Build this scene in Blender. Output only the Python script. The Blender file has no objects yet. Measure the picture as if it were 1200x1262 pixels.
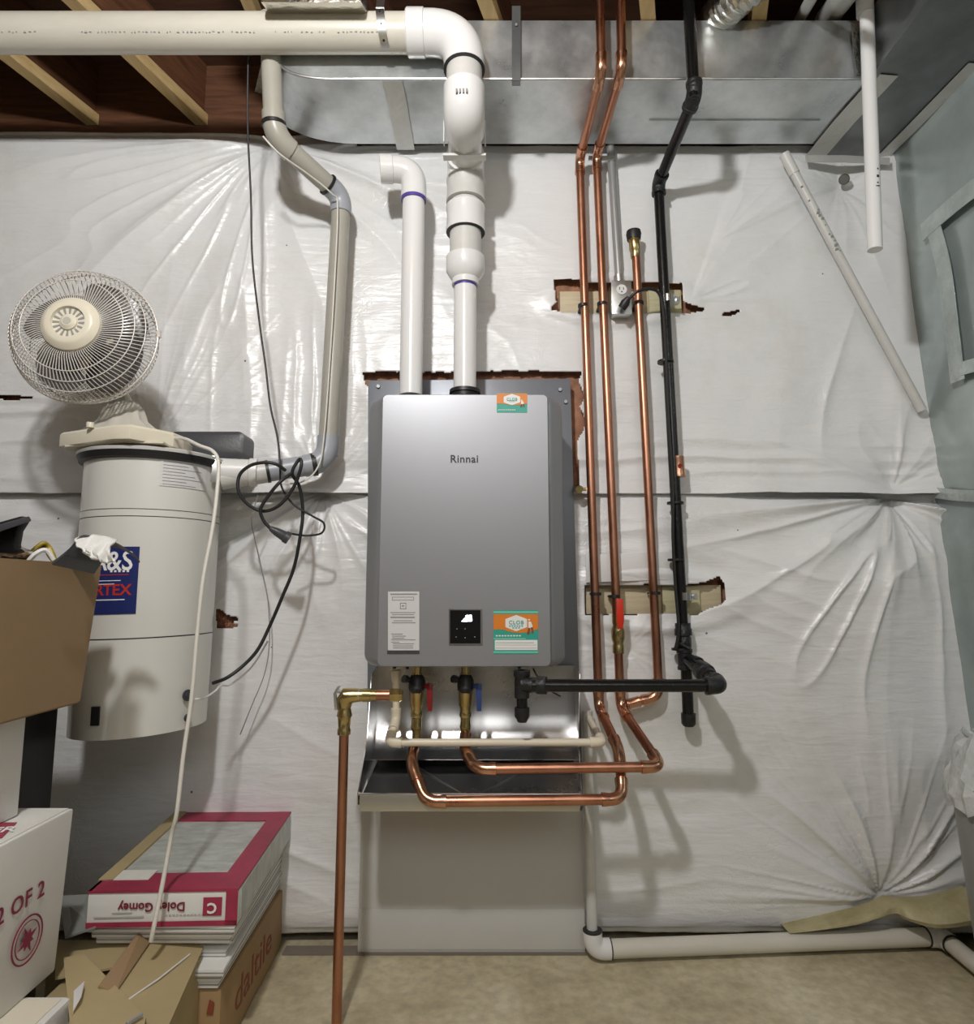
import bpy, math, random
import numpy as np
from mathutils import Vector as V, Matrix
random.seed(7)
sc = bpy.context.scene
PI = math.pi
# ---------------------------------------------------------------- camera
F, CX, CY, D, H, PIT = 800.0, 600.0, 631.0, 1.8, 0.913, math.radians(7)
cd = bpy.data.cameras.new('camera'); cam = bpy.data.objects.new('camera', cd)
sc.collection.objects.link(cam); sc.camera = cam
cd.sensor_fit = 'HORIZONTAL'; cd.sensor_width = 36; cd.lens = 36*F/1200; cd.clip_start = .02
cam.location = (0, -D, H); cam.rotation_euler = (PI/2+PIT, 0, 0)
UP = V((0, -math.sin(PIT), math.cos(PIT))); FW = V((0, math.cos(PIT), math.sin(PIT)))
def ray(px, py): return FW + V(((px-CX)/F, 0, 0)) + UP*((CY-py)/F)
def P(px, py, d=0.0):          # point seen at (px, py) standing d metres in front of the wall plane
    r = ray(px, py); return V((0, -D, H)) + r*((D-d)/r.y)
def PZ(px, py, z):             # point seen at (px, py) at height z
    r = ray(px, py); return V((0, -D, H)) + r*((z-H)/r.z)
def PX(px, py, x):             # point seen at (px, py) on the plane x
    r = ray(px, py); return V((0, -D, H)) + r*(x/r.x)
# ---------------------------------------------------------------- materials
def new_mat(name):
    m = bpy.data.materials.new(name); m.use_nodes = True
    nt = m.node_tree; return m, nt, nt.nodes['Principled BSDF'], nt.nodes, nt.links
def mat(name, col, rough=.5, metal=0, var=.0, vscale=8, bump=0, bscale=40, spec=.5, stretch=(1,1,1), col2=None, rvar=0, coat=0, trans=0, alpha=1, emit=0):
    m, nt, b, N, L = new_mat(name)
    b.inputs['Base Color'].default_value = (*col, 1); b.inputs['Roughness'].default_value = rough
    b.inputs['Metallic'].default_value = metal; b.inputs['Specular IOR Level'].default_value = spec
    b.inputs['Coat Weight'].default_value = coat; b.inputs['Transmission Weight'].default_value = trans
    b.inputs['Alpha'].default_value = alpha
    if emit:
        b.inputs['Emission Color'].default_value = (*col, 1); b.inputs['Emission Strength'].default_value = emit
    tc = N.new('ShaderNodeTexCoord'); mp = N.new('ShaderNodeMapping'); mp.inputs['Scale'].default_value = stretch
    L.new(tc.outputs['Object'], mp.inputs['Vector'])
    if var or col2 or rvar:
        n = N.new('ShaderNodeTexNoise'); n.inputs['Scale'].default_value = vscale; n.inputs['Detail'].default_value = 8
        n.inputs['Roughness'].default_value = .65
        L.new(mp.outputs[0], n.inputs['Vector'])
        if var or col2:
            r = N.new('ShaderNodeValToRGB'); r.color_ramp.elements[0].position = .32; r.color_ramp.elements[1].position = .68
            c2 = col2 or tuple(min(1, c*(1+var)) for c in col); c1 = col if col2 else tuple(c*(1-var) for c in col)
            r.color_ramp.elements[0].color = (*c1, 1); r.color_ramp.elements[1].color = (*c2, 1)
            L.new(n.outputs['Fac'], r.inputs[0]); L.new(r.outputs[0], b.inputs['Base Color'])
        if rvar:
            q = N.new('ShaderNodeMapRange'); q.inputs['From Min'].default_value = .3; q.inputs['From Max'].default_value = .7
            q.inputs['To Min'].default_value = max(.03, rough-rvar); q.inputs['To Max'].default_value = rough+rvar
            L.new(n.outputs['Fac'], q.inputs[0]); L.new(q.outputs[0], b.inputs['Roughness'])
    if bump:
        n2 = N.new('ShaderNodeTexNoise'); n2.inputs['Scale'].default_value = bscale; n2.inputs['Detail'].default_value = 6
        bp = N.new('ShaderNodeBump'); bp.inputs['Strength'].default_value = bump; bp.inputs['Distance'].default_value = .01
        L.new(mp.outputs[0], n2.inputs['Vector']); L.new(n2.outputs['Fac'], bp.inputs['Height']); L.new(bp.outputs[0], b.inputs['Normal'])
    return m
def sheet_mat(name, col, dirt):
    m, nt, b, N, L = new_mat(name)
    tc = N.new('ShaderNodeTexCoord'); b.inputs['Roughness'].default_value = .3; b.inputs['Specular IOR Level'].default_value = .55
    n = N.new('ShaderNodeTexNoise'); n.inputs['Scale'].default_value = 3; n.inputs['Detail'].default_value = 9; n.inputs['Roughness'].default_value = .7
    L.new(tc.outputs['Object'], n.inputs['Vector'])
    r = N.new('ShaderNodeValToRGB'); r.color_ramp.elements[0].position = .28; r.color_ramp.elements[1].position = .5
    r.color_ramp.elements[0].color = (*dirt, 1); r.color_ramp.elements[1].color = (*col, 1)
    L.new(n.outputs['Fac'], r.inputs[0])
    # scattered dark specks
    vo = N.new('ShaderNodeTexVoronoi'); vo.inputs['Scale'].default_value = 7; vo.inputs['Randomness'].default_value = 1
    L.new(tc.outputs['Object'], vo.inputs['Vector'])
    lt = N.new('ShaderNodeMath'); lt.operation = 'LESS_THAN'; lt.inputs[1].default_value = .022; L.new(vo.outputs['Distance'], lt.inputs[0])
    mx = N.new('ShaderNodeMix'); mx.data_type = 'RGBA'; L.new(lt.outputs[0], mx.inputs[0]); L.new(r.outputs[0], mx.inputs[6])
    mx.inputs[7].default_value = (.16, .15, .13, 1); L.new(mx.outputs[2], b.inputs['Base Color'])
    # fine crumple: stretched noise and creases
    mp = N.new('ShaderNodeMapping'); mp.inputs['Scale'].default_value = (1.0, 1, 5.5); L.new(tc.outputs['Object'], mp.inputs['Vector'])
    a = N.new('ShaderNodeTexNoise'); a.inputs['Scale'].default_value = 9; a.inputs['Detail'].default_value = 7; a.inputs['Distortion'].default_value = .6
    L.new(mp.outputs[0], a.inputs['Vector'])
    c = N.new('ShaderNodeTexNoise'); c.inputs['Scale'].default_value = 70; c.inputs['Detail'].default_value = 4; L.new(tc.outputs['Object'], c.inputs['Vector'])
    ad = N.new('ShaderNodeMath'); ad.operation = 'MULTIPLY_ADD'; ad.inputs[1].default_value = .14
    L.new(c.outputs['Fac'], ad.inputs[0]); L.new(a.outputs['Fac'], ad.inputs[2])
    # patches of cracked, crazed vinyl
    v2 = N.new('ShaderNodeTexVoronoi'); v2.feature = 'DISTANCE_TO_EDGE'; v2.inputs['Scale'].default_value = 34
    wn = N.new('ShaderNodeTexNoise'); wn.inputs['Scale'].default_value = 12; L.new(tc.outputs['Object'], wn.inputs['Vector'])
    wm = N.new('ShaderNodeMix'); wm.data_type = 'RGBA'; wm.inputs[0].default_value = .12; L.new(tc.outputs['Object'], wm.inputs[6]); L.new(wn.outputs['Color'], wm.inputs[7])
    L.new(wm.outputs[2], v2.inputs['Vector'])
    cr = N.new('ShaderNodeMapRange'); cr.inputs['From Max'].default_value = .06; L.new(v2.outputs['Distance'], cr.inputs[0])
    pn = N.new('ShaderNodeTexNoise'); pn.inputs['Scale'].default_value = 2.3; pn.inputs['Detail'].default_value = 3; L.new(tc.outputs['Object'], pn.inputs['Vector'])
    pm = N.new('ShaderNodeMapRange'); pm.inputs['From Min'].default_value = .54; pm.inputs['From Max'].default_value = .66; pm.inputs['To Max'].default_value = .22; L.new(pn.outputs['Fac'], pm.inputs[0])
    mu = N.new('ShaderNodeMath'); mu.operation = 'MULTIPLY_ADD'; L.new(cr.outputs[0], mu.inputs[0]); L.new(pm.outputs[0], mu.inputs[1]); L.new(ad.outputs[0], mu.inputs[2])
    bp = N.new('ShaderNodeBump'); bp.inputs['Strength'].default_value = .24; bp.inputs['Distance'].default_value = .012
    L.new(mu.outputs[0], bp.inputs['Height']); L.new(bp.outputs[0], b.inputs['Normal'])
    return m
def wood_mat(name, c1, c2, axis=(1, 1, 1), rough=.6):
    m, nt, b, N, L = new_mat(name); b.inputs['Roughness'].default_value = rough
    tc = N.new('ShaderNodeTexCoord'); mp = N.new('ShaderNodeMapping'); mp.inputs['Scale'].default_value = axis
    L.new(tc.outputs['Object'], mp.inputs['Vector'])
    n = N.new('ShaderNodeTexNoise'); n.inputs['Scale'].default_value = 6; n.inputs['Detail'].default_value = 8; n.inputs['Distortion'].default_value = .8
    L.new(mp.outputs[0], n.inputs['Vector'])
    r = N.new('ShaderNodeValToRGB'); r.color_ramp.elements[0].position = .35; r.color_ramp.elements[1].position = .65
    r.color_ramp.elements[0].color = (*c1, 1); r.color_ramp.elements[1].color = (*c2, 1)
    L.new(n.outputs['Fac'], r.inputs[0]); L.new(r.outputs[0], b.inputs['Base Color'])
    return m
M = dict(
 sheet=sheet_mat('white_vinyl_facing', (.80,.805,.81), (.70,.70,.675)),
 copper=mat('copper', (.42,.19,.12), .34, 1, col2=(.56,.28,.18), vscale=14, rvar=.1, stretch=(1,1,.4)),
 copper_joint=mat('copper_fitting', (.55,.27,.17), .24, 1, col2=(.68,.40,.27), vscale=40),
 brass=mat('brass', (.42,.32,.13), .25, 1, col2=(.60,.48,.24), vscale=30),
 iron=mat('black_iron', (.006,.006,.0065), .25, 0, bump=.08, bscale=90, spec=.45),
 iron_joint=mat('black_iron_fitting', (.018,.019,.021), .38, .2, bump=.35, bscale=120),
 steel=mat('bright_steel', (.62,.62,.62), .2, 1, rvar=.06, vscale=6),
 zinc=mat('zinc_plate', (.62,.63,.63), .35, 1, var=.15, vscale=30),
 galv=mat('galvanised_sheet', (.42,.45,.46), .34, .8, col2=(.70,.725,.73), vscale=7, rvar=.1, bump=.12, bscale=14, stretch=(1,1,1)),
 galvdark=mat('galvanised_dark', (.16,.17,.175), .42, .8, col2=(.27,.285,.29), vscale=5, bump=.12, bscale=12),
 pvc=mat('white_pvc', (.80,.80,.795), .22, 0, spec=.55),
 pvcold=mat('aged_pvc', (.60,.57,.49), .36, 0, col2=(.69,.66,.58), vscale=5, stretch=(.6,3,3)),
 pvcgreyw=mat('dusty_pvc', (.62,.615,.59), .4, 0, var=.06, vscale=12),
 cpvc=mat('cream_cpvc', (.78,.70,.55), .35),
 greypvc=mat('grey_pvc', (.36,.38,.42), .35, 0, var=.05),
 tanpvc=mat('grey_beige_tubing', (.40,.385,.335), .35, 0, var=.06, vscale=10),
 conduit=mat('grey_conduit', (.42,.43,.43), .35, .5),
 black=mat('black_rubber', (.014,.014,.015), .45),
 blackgloss=mat('black_glass', (.004,.004,.005), .08, 0, coat=.5),
 darkgrey=mat('charcoal_plastic', (.055,.056,.062), .4, bump=.06, bscale=200),
 heater=mat('silver_enamel', (.33,.335,.355), .38, .5, bump=.02, bscale=400),
 plate=mat('slate_steel', (.21,.225,.255), .38, .45, var=.07, vscale=5, bump=.08, bscale=9),
 pan=mat('stainless', (.60,.60,.60), .27, 1, rvar=.02, vscale=3, bump=.06, bscale=4),
 panlip=mat('pan_front', (.55,.53,.46), .3, .8),
 board=mat('painted_board', (.57,.565,.54), .5, 0, var=.03, vscale=3, bump=.04, bscale=8),
 woodblock=wood_mat('pale_blocking', (.56,.47,.31), (.64,.55,.38), (2,1,14)),
 ply=wood_mat('plywood', (.47,.43,.26), (.56,.52,.34), (2,1,14)),
 kraft=mat('kraft_paper', (.34,.16,.09), .7, 0, var=.4, vscale=20, bump=.4, bscale=50),
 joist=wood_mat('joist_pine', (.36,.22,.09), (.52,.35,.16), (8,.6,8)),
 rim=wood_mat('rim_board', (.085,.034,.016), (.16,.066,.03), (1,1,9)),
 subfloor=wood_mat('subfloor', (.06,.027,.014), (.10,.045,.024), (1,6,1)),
 tank=mat('ivory_enamel', (.68,.68,.64), .30, 0, coat=.4, spec=.7),
 white=mat('white_plastic', (.75,.75,.74), .35),
 cream=mat('cream_plastic', (.74,.69,.56), .38),
 creamdark=mat('dark_cream_plastic', (.55,.50,.38), .45),  # deeper cream for the fan motor housing and neck post
 neck=mat('taupe_plastic', (.50,.48,.42), .45),
 wire=mat('grille_wire', (.72,.69,.65), .35, .2),
 blade=mat('smoky_blade', (.10,.092,.09), .3, 0, spec=.5),
 cord=mat('white_cord', (.70,.68,.62), .45),
 carton=mat('brown_cardboard', (.32,.215,.115), .75, 0, var=.06, vscale=4, bump=.06, bscale=12),
 carton2=mat('tan_cardboard', (.42,.335,.18), .75, 0, var=.07, vscale=5, bump=.06, bscale=14),
 cartonedge=mat('cardboard_edge', (.30,.20,.10), .8),
 daltan=mat('tile_carton', (.36,.235,.115), .72, 0, var=.05),
 whitecard=mat('white_card', (.74,.735,.71), .5, 0, var=.04, vscale=4, bump=.05, bscale=10),
 whitecardtop=mat('white_card_dirty', (.66,.655,.60), .6, 0, col2=(.74,.73,.69), vscale=14),
 pink=mat('crimson_print', (.33,.03,.07), .5, 0, var=.22, vscale=9),
 pinkdark=mat('maroon_print', (.20,.015,.04), .5),
 brownred=mat('brown_red_ink', (.25,.06,.03), .6),
 maroonink=mat('maroon_ink', (.22,.02,.055), .6),
 tile=mat('marble_tile', (.34,.37,.35), .3, 0, col2=(.60,.62,.58), vscale=16, stretch=(1,2.5,1)),
 ink=mat('black_ink', (.02,.02,.02), .5),
 greyink=mat('grey_ink', (.28,.28,.28), .6),
 paleink=mat('pale_grey_ink', (.45,.45,.44), .6),
 label=mat('label_paper', (.66,.66,.66), .5),
 navy=mat('navy_print', (.015,.025,.13), .3),
 red=mat('red_print', (.45,.03,.02), .4),
 redvinyl=mat('red_handle', (.62,.03,.01), .35),
 darkred=mat('dark_red_handle', (.22,.01,.01), .4),
 blue=mat('blue_handle', (.03,.06,.20), .4),
 violet=mat('violet_primer', (.09,.06,.36), .4),
 orange=mat('orange_print', (.72,.22,.02), .45),
 teal=mat('teal_print', (.03,.36,.28), .45),
 lightteal=mat('mint_print', (.20,.62,.48), .45),
 whiteink=mat('white_ink', (.82,.82,.80), .5),
 led=mat('white_led', (.8,.85,1), .4, emit=3),
 tape=mat('foil_tape', (.60,.60,.575), .38, .35, var=.06, vscale=12, bump=.35, bscale=30),
 cleartape=mat('clear_tape', (.42,.47,.46), .14, .2, var=.22, vscale=9, bump=.8, bscale=18),
 poly=mat('teal_grey_poly', (.26,.31,.31), .22, .35, col2=(.44,.50,.49), vscale=2.2, bump=.35, bscale=4),
 foil=mat('foil', (.72,.70,.64), .25, 1, bump=.7, bscale=22),
 concrete=None,
 kraftyellow=mat('kraft_insulation', (.34,.29,.14), .5, 0, col2=(.50,.45,.27), vscale=14, bump=.5, bscale=30),
 bin=mat('grey_bin', (.24,.25,.235), .35, 0, var=.05),
 bag=mat('clear_liner', (.55,.57,.57), .2, 0, var=.15, vscale=18, bump=.9, bscale=30),
 yellow=mat('yellow_cord', (.34,.25,.03), .4, var=.3, vscale=30),
 nail=mat('dull_washer', (.16,.155,.14), .45, .6),
 flange=wood_mat('flange_pine', (.50,.34,.15), (.62,.45,.22), (8,.6,8)),
 wallfar=mat('far_wall', (.22,.21,.20), .9),
 wallback=mat('foundation', (.20,.17,.14), .9),
)
def concrete():
    m, nt, b, N, L = new_mat('concrete_floor'); b.inputs['Roughness'].default_value = .5
    tc = N.new('ShaderNodeTexCoord')
    n = N.new('ShaderNodeTexNoise'); n.inputs['Scale'].default_value = 2.6; n.inputs['Detail'].default_value = 10; n.inputs['Roughness'].default_value = .72
    L.new(tc.outputs['Object'], n.inputs['Vector'])
    r = N.new('ShaderNodeValToRGB'); e = r.color_ramp.elements; e[0].position = .3; e[0].color = (.33,.275,.17,1); e[1].position = .7; e[1].color = (.74,.68,.51,1)
    x = r.color_ramp.elements.new(.5); x.color = (.56,.49,.33,1)
    L.new(n.outputs['Fac'], r.inputs[0])
    n3 = N.new('ShaderNodeTexNoise'); n3.inputs['Scale'].default_value = 40; n3.inputs['Detail'].default_value = 6; L.new(tc.outputs['Object'], n3.inputs['Vector'])
    mr = N.new('ShaderNodeMapRange'); mr.inputs['From Min'].default_value = .35; mr.inputs['From Max'].default_value = .62; mr.inputs['To Min'].default_value = .86; mr.inputs['To Max'].default_value = 1.06
    L.new(n3.outputs['Fac'], mr.inputs[0])
    mx = N.new('ShaderNodeMix'); mx.data_type = 'RGBA'; mx.blend_type = 'MULTIPLY'; mx.inputs[0].default_value = 1
    L.new(r.outputs[0], mx.inputs[6]); L.new(mr.outputs[0], mx.inputs[7]); L.new(mx.outputs[2], b.inputs['Base Color'])
    bp = N.new('ShaderNodeBump'); bp.inputs['Strength'].default_value = .3; bp.inputs['Distance'].default_value = .006
    L.new(n3.outputs['Fac'], bp.inputs['Height']); L.new(bp.outputs[0], b.inputs['Normal'])
    return m
M['concrete'] = concrete()
# ---------------------------------------------------------------- mesh building
class B:
    def __init__(s): s.v = []; s.f = []; s.m = []; s.cur = 0
    def add(s, vs, fs):
        o = len(s.v); s.v += [tuple(p) for p in vs]; s.f += [tuple(i+o for i in f) for f in fs]; s.m += [s.cur]*len(fs); return s
    def tube(s, pts, r, n=14, cap=True):
        pts = [V(p) for p in pts]; N = len(pts); rs = r if isinstance(r, (list, tuple)) else [r]*N
        ts = []
        for i in range(N):
            a = pts[max(i-1, 0)]; b = pts[min(i+1, N-1)]; t = b-a
            if t.length < 1e-9: t = ts[-1] if ts else V((0,0,1))
            ts.append(t.normalized())
        u = ts[0].orthogonal().normalized(); vs = []; fs = []
        for i in range(N):
            u = (u - ts[i]*u.dot(ts[i])).normalized(); w = ts[i].cross(u)
            for k in range(n):
                a = 2*PI*k/n; vs.append(pts[i] + (u*math.cos(a)+w*math.sin(a))*rs[i])
        for i in range(N-1):
            for k in range(n): fs.append((i*n+k, i*n+(k+1)%n, (i+1)*n+(k+1)%n, (i+1)*n+k))
        if cap: fs.append(tuple(range(n))[::-1]); fs.append(tuple((N-1)*n+k for k in range(n)))
        return s.add(vs, fs)
    def turn(s, p0, p1, prof, n=20):     # profile (fraction, radius) along an axis
        p0, p1 = V(p0), V(p1); return s.tube2([(p0.lerp(p1, t), r) for t, r in prof], (p1-p0).normalized(), n)
    def tube2(s, pr, ax, n=20):
        u = ax.orthogonal().normalized(); w = ax.cross(u); vs = []; fs = []
        for p, r in pr:
            for k in range(n):
                a = 2*PI*k/n; vs.append(p + (u*math.cos(a)+w*math.sin(a))*r)
        for i in range(len(pr)-1):
            for k in range(n): fs.append((i*n+k, i*n+(k+1)%n, (i+1)*n+(k+1)%n, (i+1)*n+k))
        fs.append(tuple(range(n))[::-1]); fs.append(tuple((len(pr)-1)*n+k for k in range(n)))
        return s.add(vs, fs)
    def loft(s, loops, cap=True, closed=True):
        n = len(loops[0]); vs = [p for l in loops for p in l]; fs = []
        for i in range(len(loops)-1):
            for k in range(n if closed else n-1): fs.append((i*n+k, i*n+(k+1)%n, (i+1)*n+(k+1)%n, (i+1)*n+k))
        if cap: fs.append(tuple(range(n))[::-1]); fs.append(tuple((len(loops)-1)*n+k for k in range(n)))
        return s.add(vs, fs)
    def prism(s, poly, vec):
        poly = [V(p) for p in poly]; vec = V(vec); return s.loft([poly, [p+vec for p in poly]])
    def box(s, a, b):
        x0,y0,z0 = a; x1,y1,z1 = b
        return s.prism([(x0,y0,z0),(x1,y0,z0),(x1,y1,z0),(x0,y1,z0)], (0,0,z1-z0))
    def hexa(s, q0, q1): return s.loft([[V(p) for p in q0], [V(p) for p in q1]])
    def panel(s, poly, th, flip=False):
        poly = [V(p) for p in poly]; n = (poly[1]-poly[0]).cross(poly[2]-poly[0]).normalized()*(th if not flip else -th)
        return s.prism(poly, n)
    def sphere(s, c, r, nu=16, nv=10, sc_=(1,1,1)):
        c = V(c); vs = []; fs = []
        for j in range(nv+1):
            t = PI*j/nv
            for i in range(nu):
                a = 2*PI*i/nu; vs.append(c+V((math.sin(t)*math.cos(a)*r*sc_[0], math.sin(t)*math.sin(a)*r*sc_[1], math.cos(t)*r*sc_[2])))
        for j in range(nv):
            for i in range(nu): fs.append((j*nu+i, j*nu+(i+1)%nu, (j+1)*nu+(i+1)%nu, (j+1)*nu+i))
        return s.add(vs, fs)
def root_loc(o):
    while o.parent: o = o.parent
    return o.location
def obj(name, b, mats, parent=None, bevel=0, angle=35, label=None):
    vs = [V(p) for p in b.v]
    if parent is None:
        xs = [p.x for p in vs]; ys = [p.y for p in vs]; zs = [p.z for p in vs]
        L = V(((min(xs)+max(xs))/2, (min(ys)+max(ys))/2, min(zs)))
    else: L = V(root_loc(parent))
    me = bpy.data.meshes.new(name); me.from_pydata([p-L for p in vs], [], b.f)
    if not isinstance(mats, (list, tuple)): mats = [mats]
    for m in mats: me.materials.append(m)
    me.polygons.foreach_set('material_index', b.m); me.validate()
    import bmesh
    bm = bmesh.new(); bm.from_mesh(me); bmesh.ops.remove_doubles(bm, verts=bm.verts, dist=1e-6)
    bmesh.ops.recalc_face_normals(bm, faces=bm.faces)
    if bevel:
        es = [e for e in bm.edges if len(e.link_faces) == 2 and e.calc_face_angle(0) > .6]
        bmesh.ops.bevel(bm, geom=es, offset=bevel, segments=2, profile=.6, affect='EDGES', clamp_overlap=True)
    bm.to_mesh(me); bm.free()
    me.polygons.foreach_set('use_smooth', [True]*len(me.polygons)); me.set_sharp_from_angle(angle=math.radians(angle))
    o = bpy.data.objects.new(name, me); sc.collection.objects.link(o)
    if parent is None: o.location = L
    else: o.parent = parent
    if label: o['label'] = label
    return o
def tag(o, label, cat, group=None, kind=None):
    o['label'] = label; o['category'] = cat
    if group: o['group'] = group
    if kind: o['kind'] = kind
    return o
def thing(name, label, cat, loc, group=None):
    o = bpy.data.objects.new(name, None); sc.collection.objects.link(o); o.location = V(loc); o.empty_display_size = .05
    return tag(o, label, cat, group)
def struct(name, b, m, label=None, **k):
    o = obj(name, b, m, **k); o['kind'] = 'structure'
    if label: o['label'] = label
    return o
def smooth(pts, n=8, closed=False):     # Catmull-Rom through the points
    pts = [V(p) for p in pts]; out = []
    for i in range(len(pts)-1):
        p0 = pts[max(i-1,0)]; p1 = pts[i]; p2 = pts[i+1]; p3 = pts[min(i+2, len(pts)-1)]
        for k in range(n):
            t = k/n; out.append(.5*((2*p1)+(p2-p0)*t+(2*p0-5*p1+4*p2-p3)*t*t+(3*p1-p0-3*p2+p3)*t**3))
    out.append(pts[-1]); return out
def arc3(a, c, b, leg, n=8):            # rounded corner at c between a and b
    d0 = (a-c).normalized(); d1 = (b-c).normalized(); p0 = c+d0*leg; p1 = c+d1*leg
    return [p0*(1-t)**2 + c*2*t*(1-t)*(1-.12) + c*2*t*(1-t)*.12 + p1*t*t for t in [i/n for i in range(n+1)]]
def run(parent, pts, r, m, em=None, er=1.2, leg=2.4, sock=1.5, pipe='pipe', elbow='elbow', n=18, skip_first=False, round_corners=False, ring=True):
    """a pipe along straight legs with an elbow fitting at each inner point"""
    em = em or m; pts = [V(p) for p in pts]; N = len(pts)
    for i in range(N-1):
        b = B(); b.tube([pts[i].lerp(pts[i+1], t) for t in (0, .5, 1)] if False else [pts[i], pts[i+1]], r, n); 
        if (pts[i+1]-pts[i]).length > r*(leg*1.2): 
            a0, a1 = pts[i], pts[i+1]; d = (a1-a0).normalized()
            if i > 0: a0 = a0 + d*r*leg*.9
            if i < N-2: a1 = a1 - d*r*leg*.9
            if (a1-a0).dot(d) > 0: obj(pipe, B().tube([a0, a1], r, n), m, parent)
    for i in range(1, N-1):
        a, c, d = pts[i-1], pts[i], pts[i+1]
        L = min(r*leg, (a-c).length*.5, (d-c).length*.5)
        path = arc3(a, c, d, L, 8); d0 = (a-c).normalized(); d1 = (d-c).normalized()
        full = [path[0]+d0*r*sock, path[0]+d0*r*sock*.6, path[0]+d0*r*.1]+path+[path[-1]+d1*r*.1, path[-1]+d1*r*sock*.6, path[-1]+d1*r*sock]
        k = er; rr = [r*(k+.1 if ring else k), r*(k+.1 if ring else k), r*k]+[r*k]*len(path)+[r*k, r*(k+.1 if ring else k), r*(k+.1 if ring else k)]
        obj(elbow, B().tube(full, rr, n), em, parent)
def text(s, size, extr=.0004, spacing=1.0, bold=0):
    cu = bpy.data.curves.new('t', 'FONT'); cu.body = s; cu.size = size; cu.extrude = extr; cu.align_x = 'CENTER'; cu.align_y = 'CENTER'
    cu.space_character = spacing; cu.offset = bold*size; cu.resolution_u = 3
    o = bpy.data.objects.new('t', cu); sc.collection.objects.link(o)
    dg = bpy.context.evaluated_depsgraph_get(); me = bpy.data.meshes.new_from_object(o.evaluated_get(dg))
    vs = [v.co.copy() for v in me.vertices]; fs = [tuple(p.vertices) for p in me.polygons]
    bpy.data.objects.remove(o); bpy.data.curves.remove(cu); bpy.data.meshes.remove(me)
    return vs, fs
def put_text(b, s, size, fn, **k):      # fn maps text plane (x, y, height above surface) to the world
    vs, fs = text(s, size, **k); b.add([fn(v.x, v.y, v.z+.0005) for v in vs], fs); return b
def plane_map(o, ux, uz):
    o, ux, uz = V(o), V(ux).normalized(), V(uz).normalized(); n = ux.cross(uz).normalized()
    return lambda x, y, h: o+ux*x+uz*y+n*h
def patch(b, fn, x0, x1, y0, y1, h=.0006, nx=1): # thin printed rectangle following the surface
    top = []; bot = []
    vs = []; fs = []
    for i in range(nx+1):
        x = x0+(x1-x0)*i/nx
        vs += [fn(x, y0, 0), fn(x, y1, 0), fn(x, y1, h), fn(x, y0, h)]
    for i in range(nx):
        o = i*4
        for k in range(4): fs.append((o+k, o+(k+1)%4, o+4+(k+1)%4, o+4+k))
    fs += [(0,1,2,3), (nx*4+3, nx*4+2, nx*4+1, nx*4)]
    return b.add(vs, fs)
# ================================================================ numpy noise
rng = np.random.RandomState(3)
_g = rng.rand(256, 256)
def vnoise(x, y):
    xi = np.floor(x).astype(int); yi = np.floor(y).astype(int); fx = x-xi; fy = y-yi
    fx = fx*fx*(3-2*fx); fy = fy*fy*(3-2*fy); g = lambda a, c: _g[a % 256, c % 256]
    return (g(xi,yi)*(1-fx)+g(xi+1,yi)*fx)*(1-fy)+(g(xi,yi+1)*(1-fx)+g(xi+1,yi+1)*fx)*fy
def fbm(x, y, o=4):
    s = 0; a = .5
    for k in range(o): s = s+a*vnoise(x+17*k, y+31*k); a *= .5; x = x*2.03; y = y*2.03
    return s
def ridge(x, y): return 1-np.abs(2*vnoise(x, y)-1)
def pinch(X, Z, c, R, nf, amp, funnel, a0=None, a1=None, seed=0, r0=.03):
    dx = X-c.x; dz = Z-c.z; r = np.sqrt(dx*dx+dz*dz)+1e-6; th = np.arctan2(dz, dx)
    w = np.exp(-(r/R)**2)*np.clip(r/r0, 0, 1)
    if a0 is not None:
        mid = (a0+a1)/2; half = (a1-a0)/2; dd = np.abs((th-mid+PI) % (2*PI)-PI); w = w*np.clip((half-dd)/.25+.5, 0, 1)
    t = (th+.28*r*(fbm(X*2.1+seed, Z*2.1)-.5)+PI)/(2*PI)*nf
    f = ridge(t*.62+seed*7.3, r*1.1+seed)**2*.85+.30*ridge(t*1.7+seed, r*2.5+9)**4
    return amp*w*f*(.35+np.clip(r/.25, 0, 1)) - funnel*np.exp(-(r/.07)**1.5)
# ================================================================ the room
ZD = P(700, 190, 0).z                      # underside of the ducts
ZJ = 2.385                                 # underside of the joists
XR = PZ(1091, 199, ZD).x
def xr(z): return XR + .045*(ZD-z)
struct('floor', B().box((-2.8, -3.8, -.1), (1.6, .2, 0)), M['concrete'], 'stained bare concrete floor')
struct('wall_back', B().box((-2.8, .10, 0), (1.6, .2, 2.3)), M['wallback'], 'foundation wall behind the white facing')
struct('wall_left', B().box((-2.9, -3.8, 0), (-2.8, .2, 2.7)), M['wallfar'])
struct('wall_front', B().box((-2.8, -3.9, 0), (1.6, -3.8, 2.7)), M['wallfar'])
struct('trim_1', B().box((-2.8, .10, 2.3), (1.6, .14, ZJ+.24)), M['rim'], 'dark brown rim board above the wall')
struct('ceiling', B().box((-2.8, -3.8, ZJ+.21), (1.6, .2, ZJ+.25)), M['subfloor'], 'dark underside of the floor above')
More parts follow.
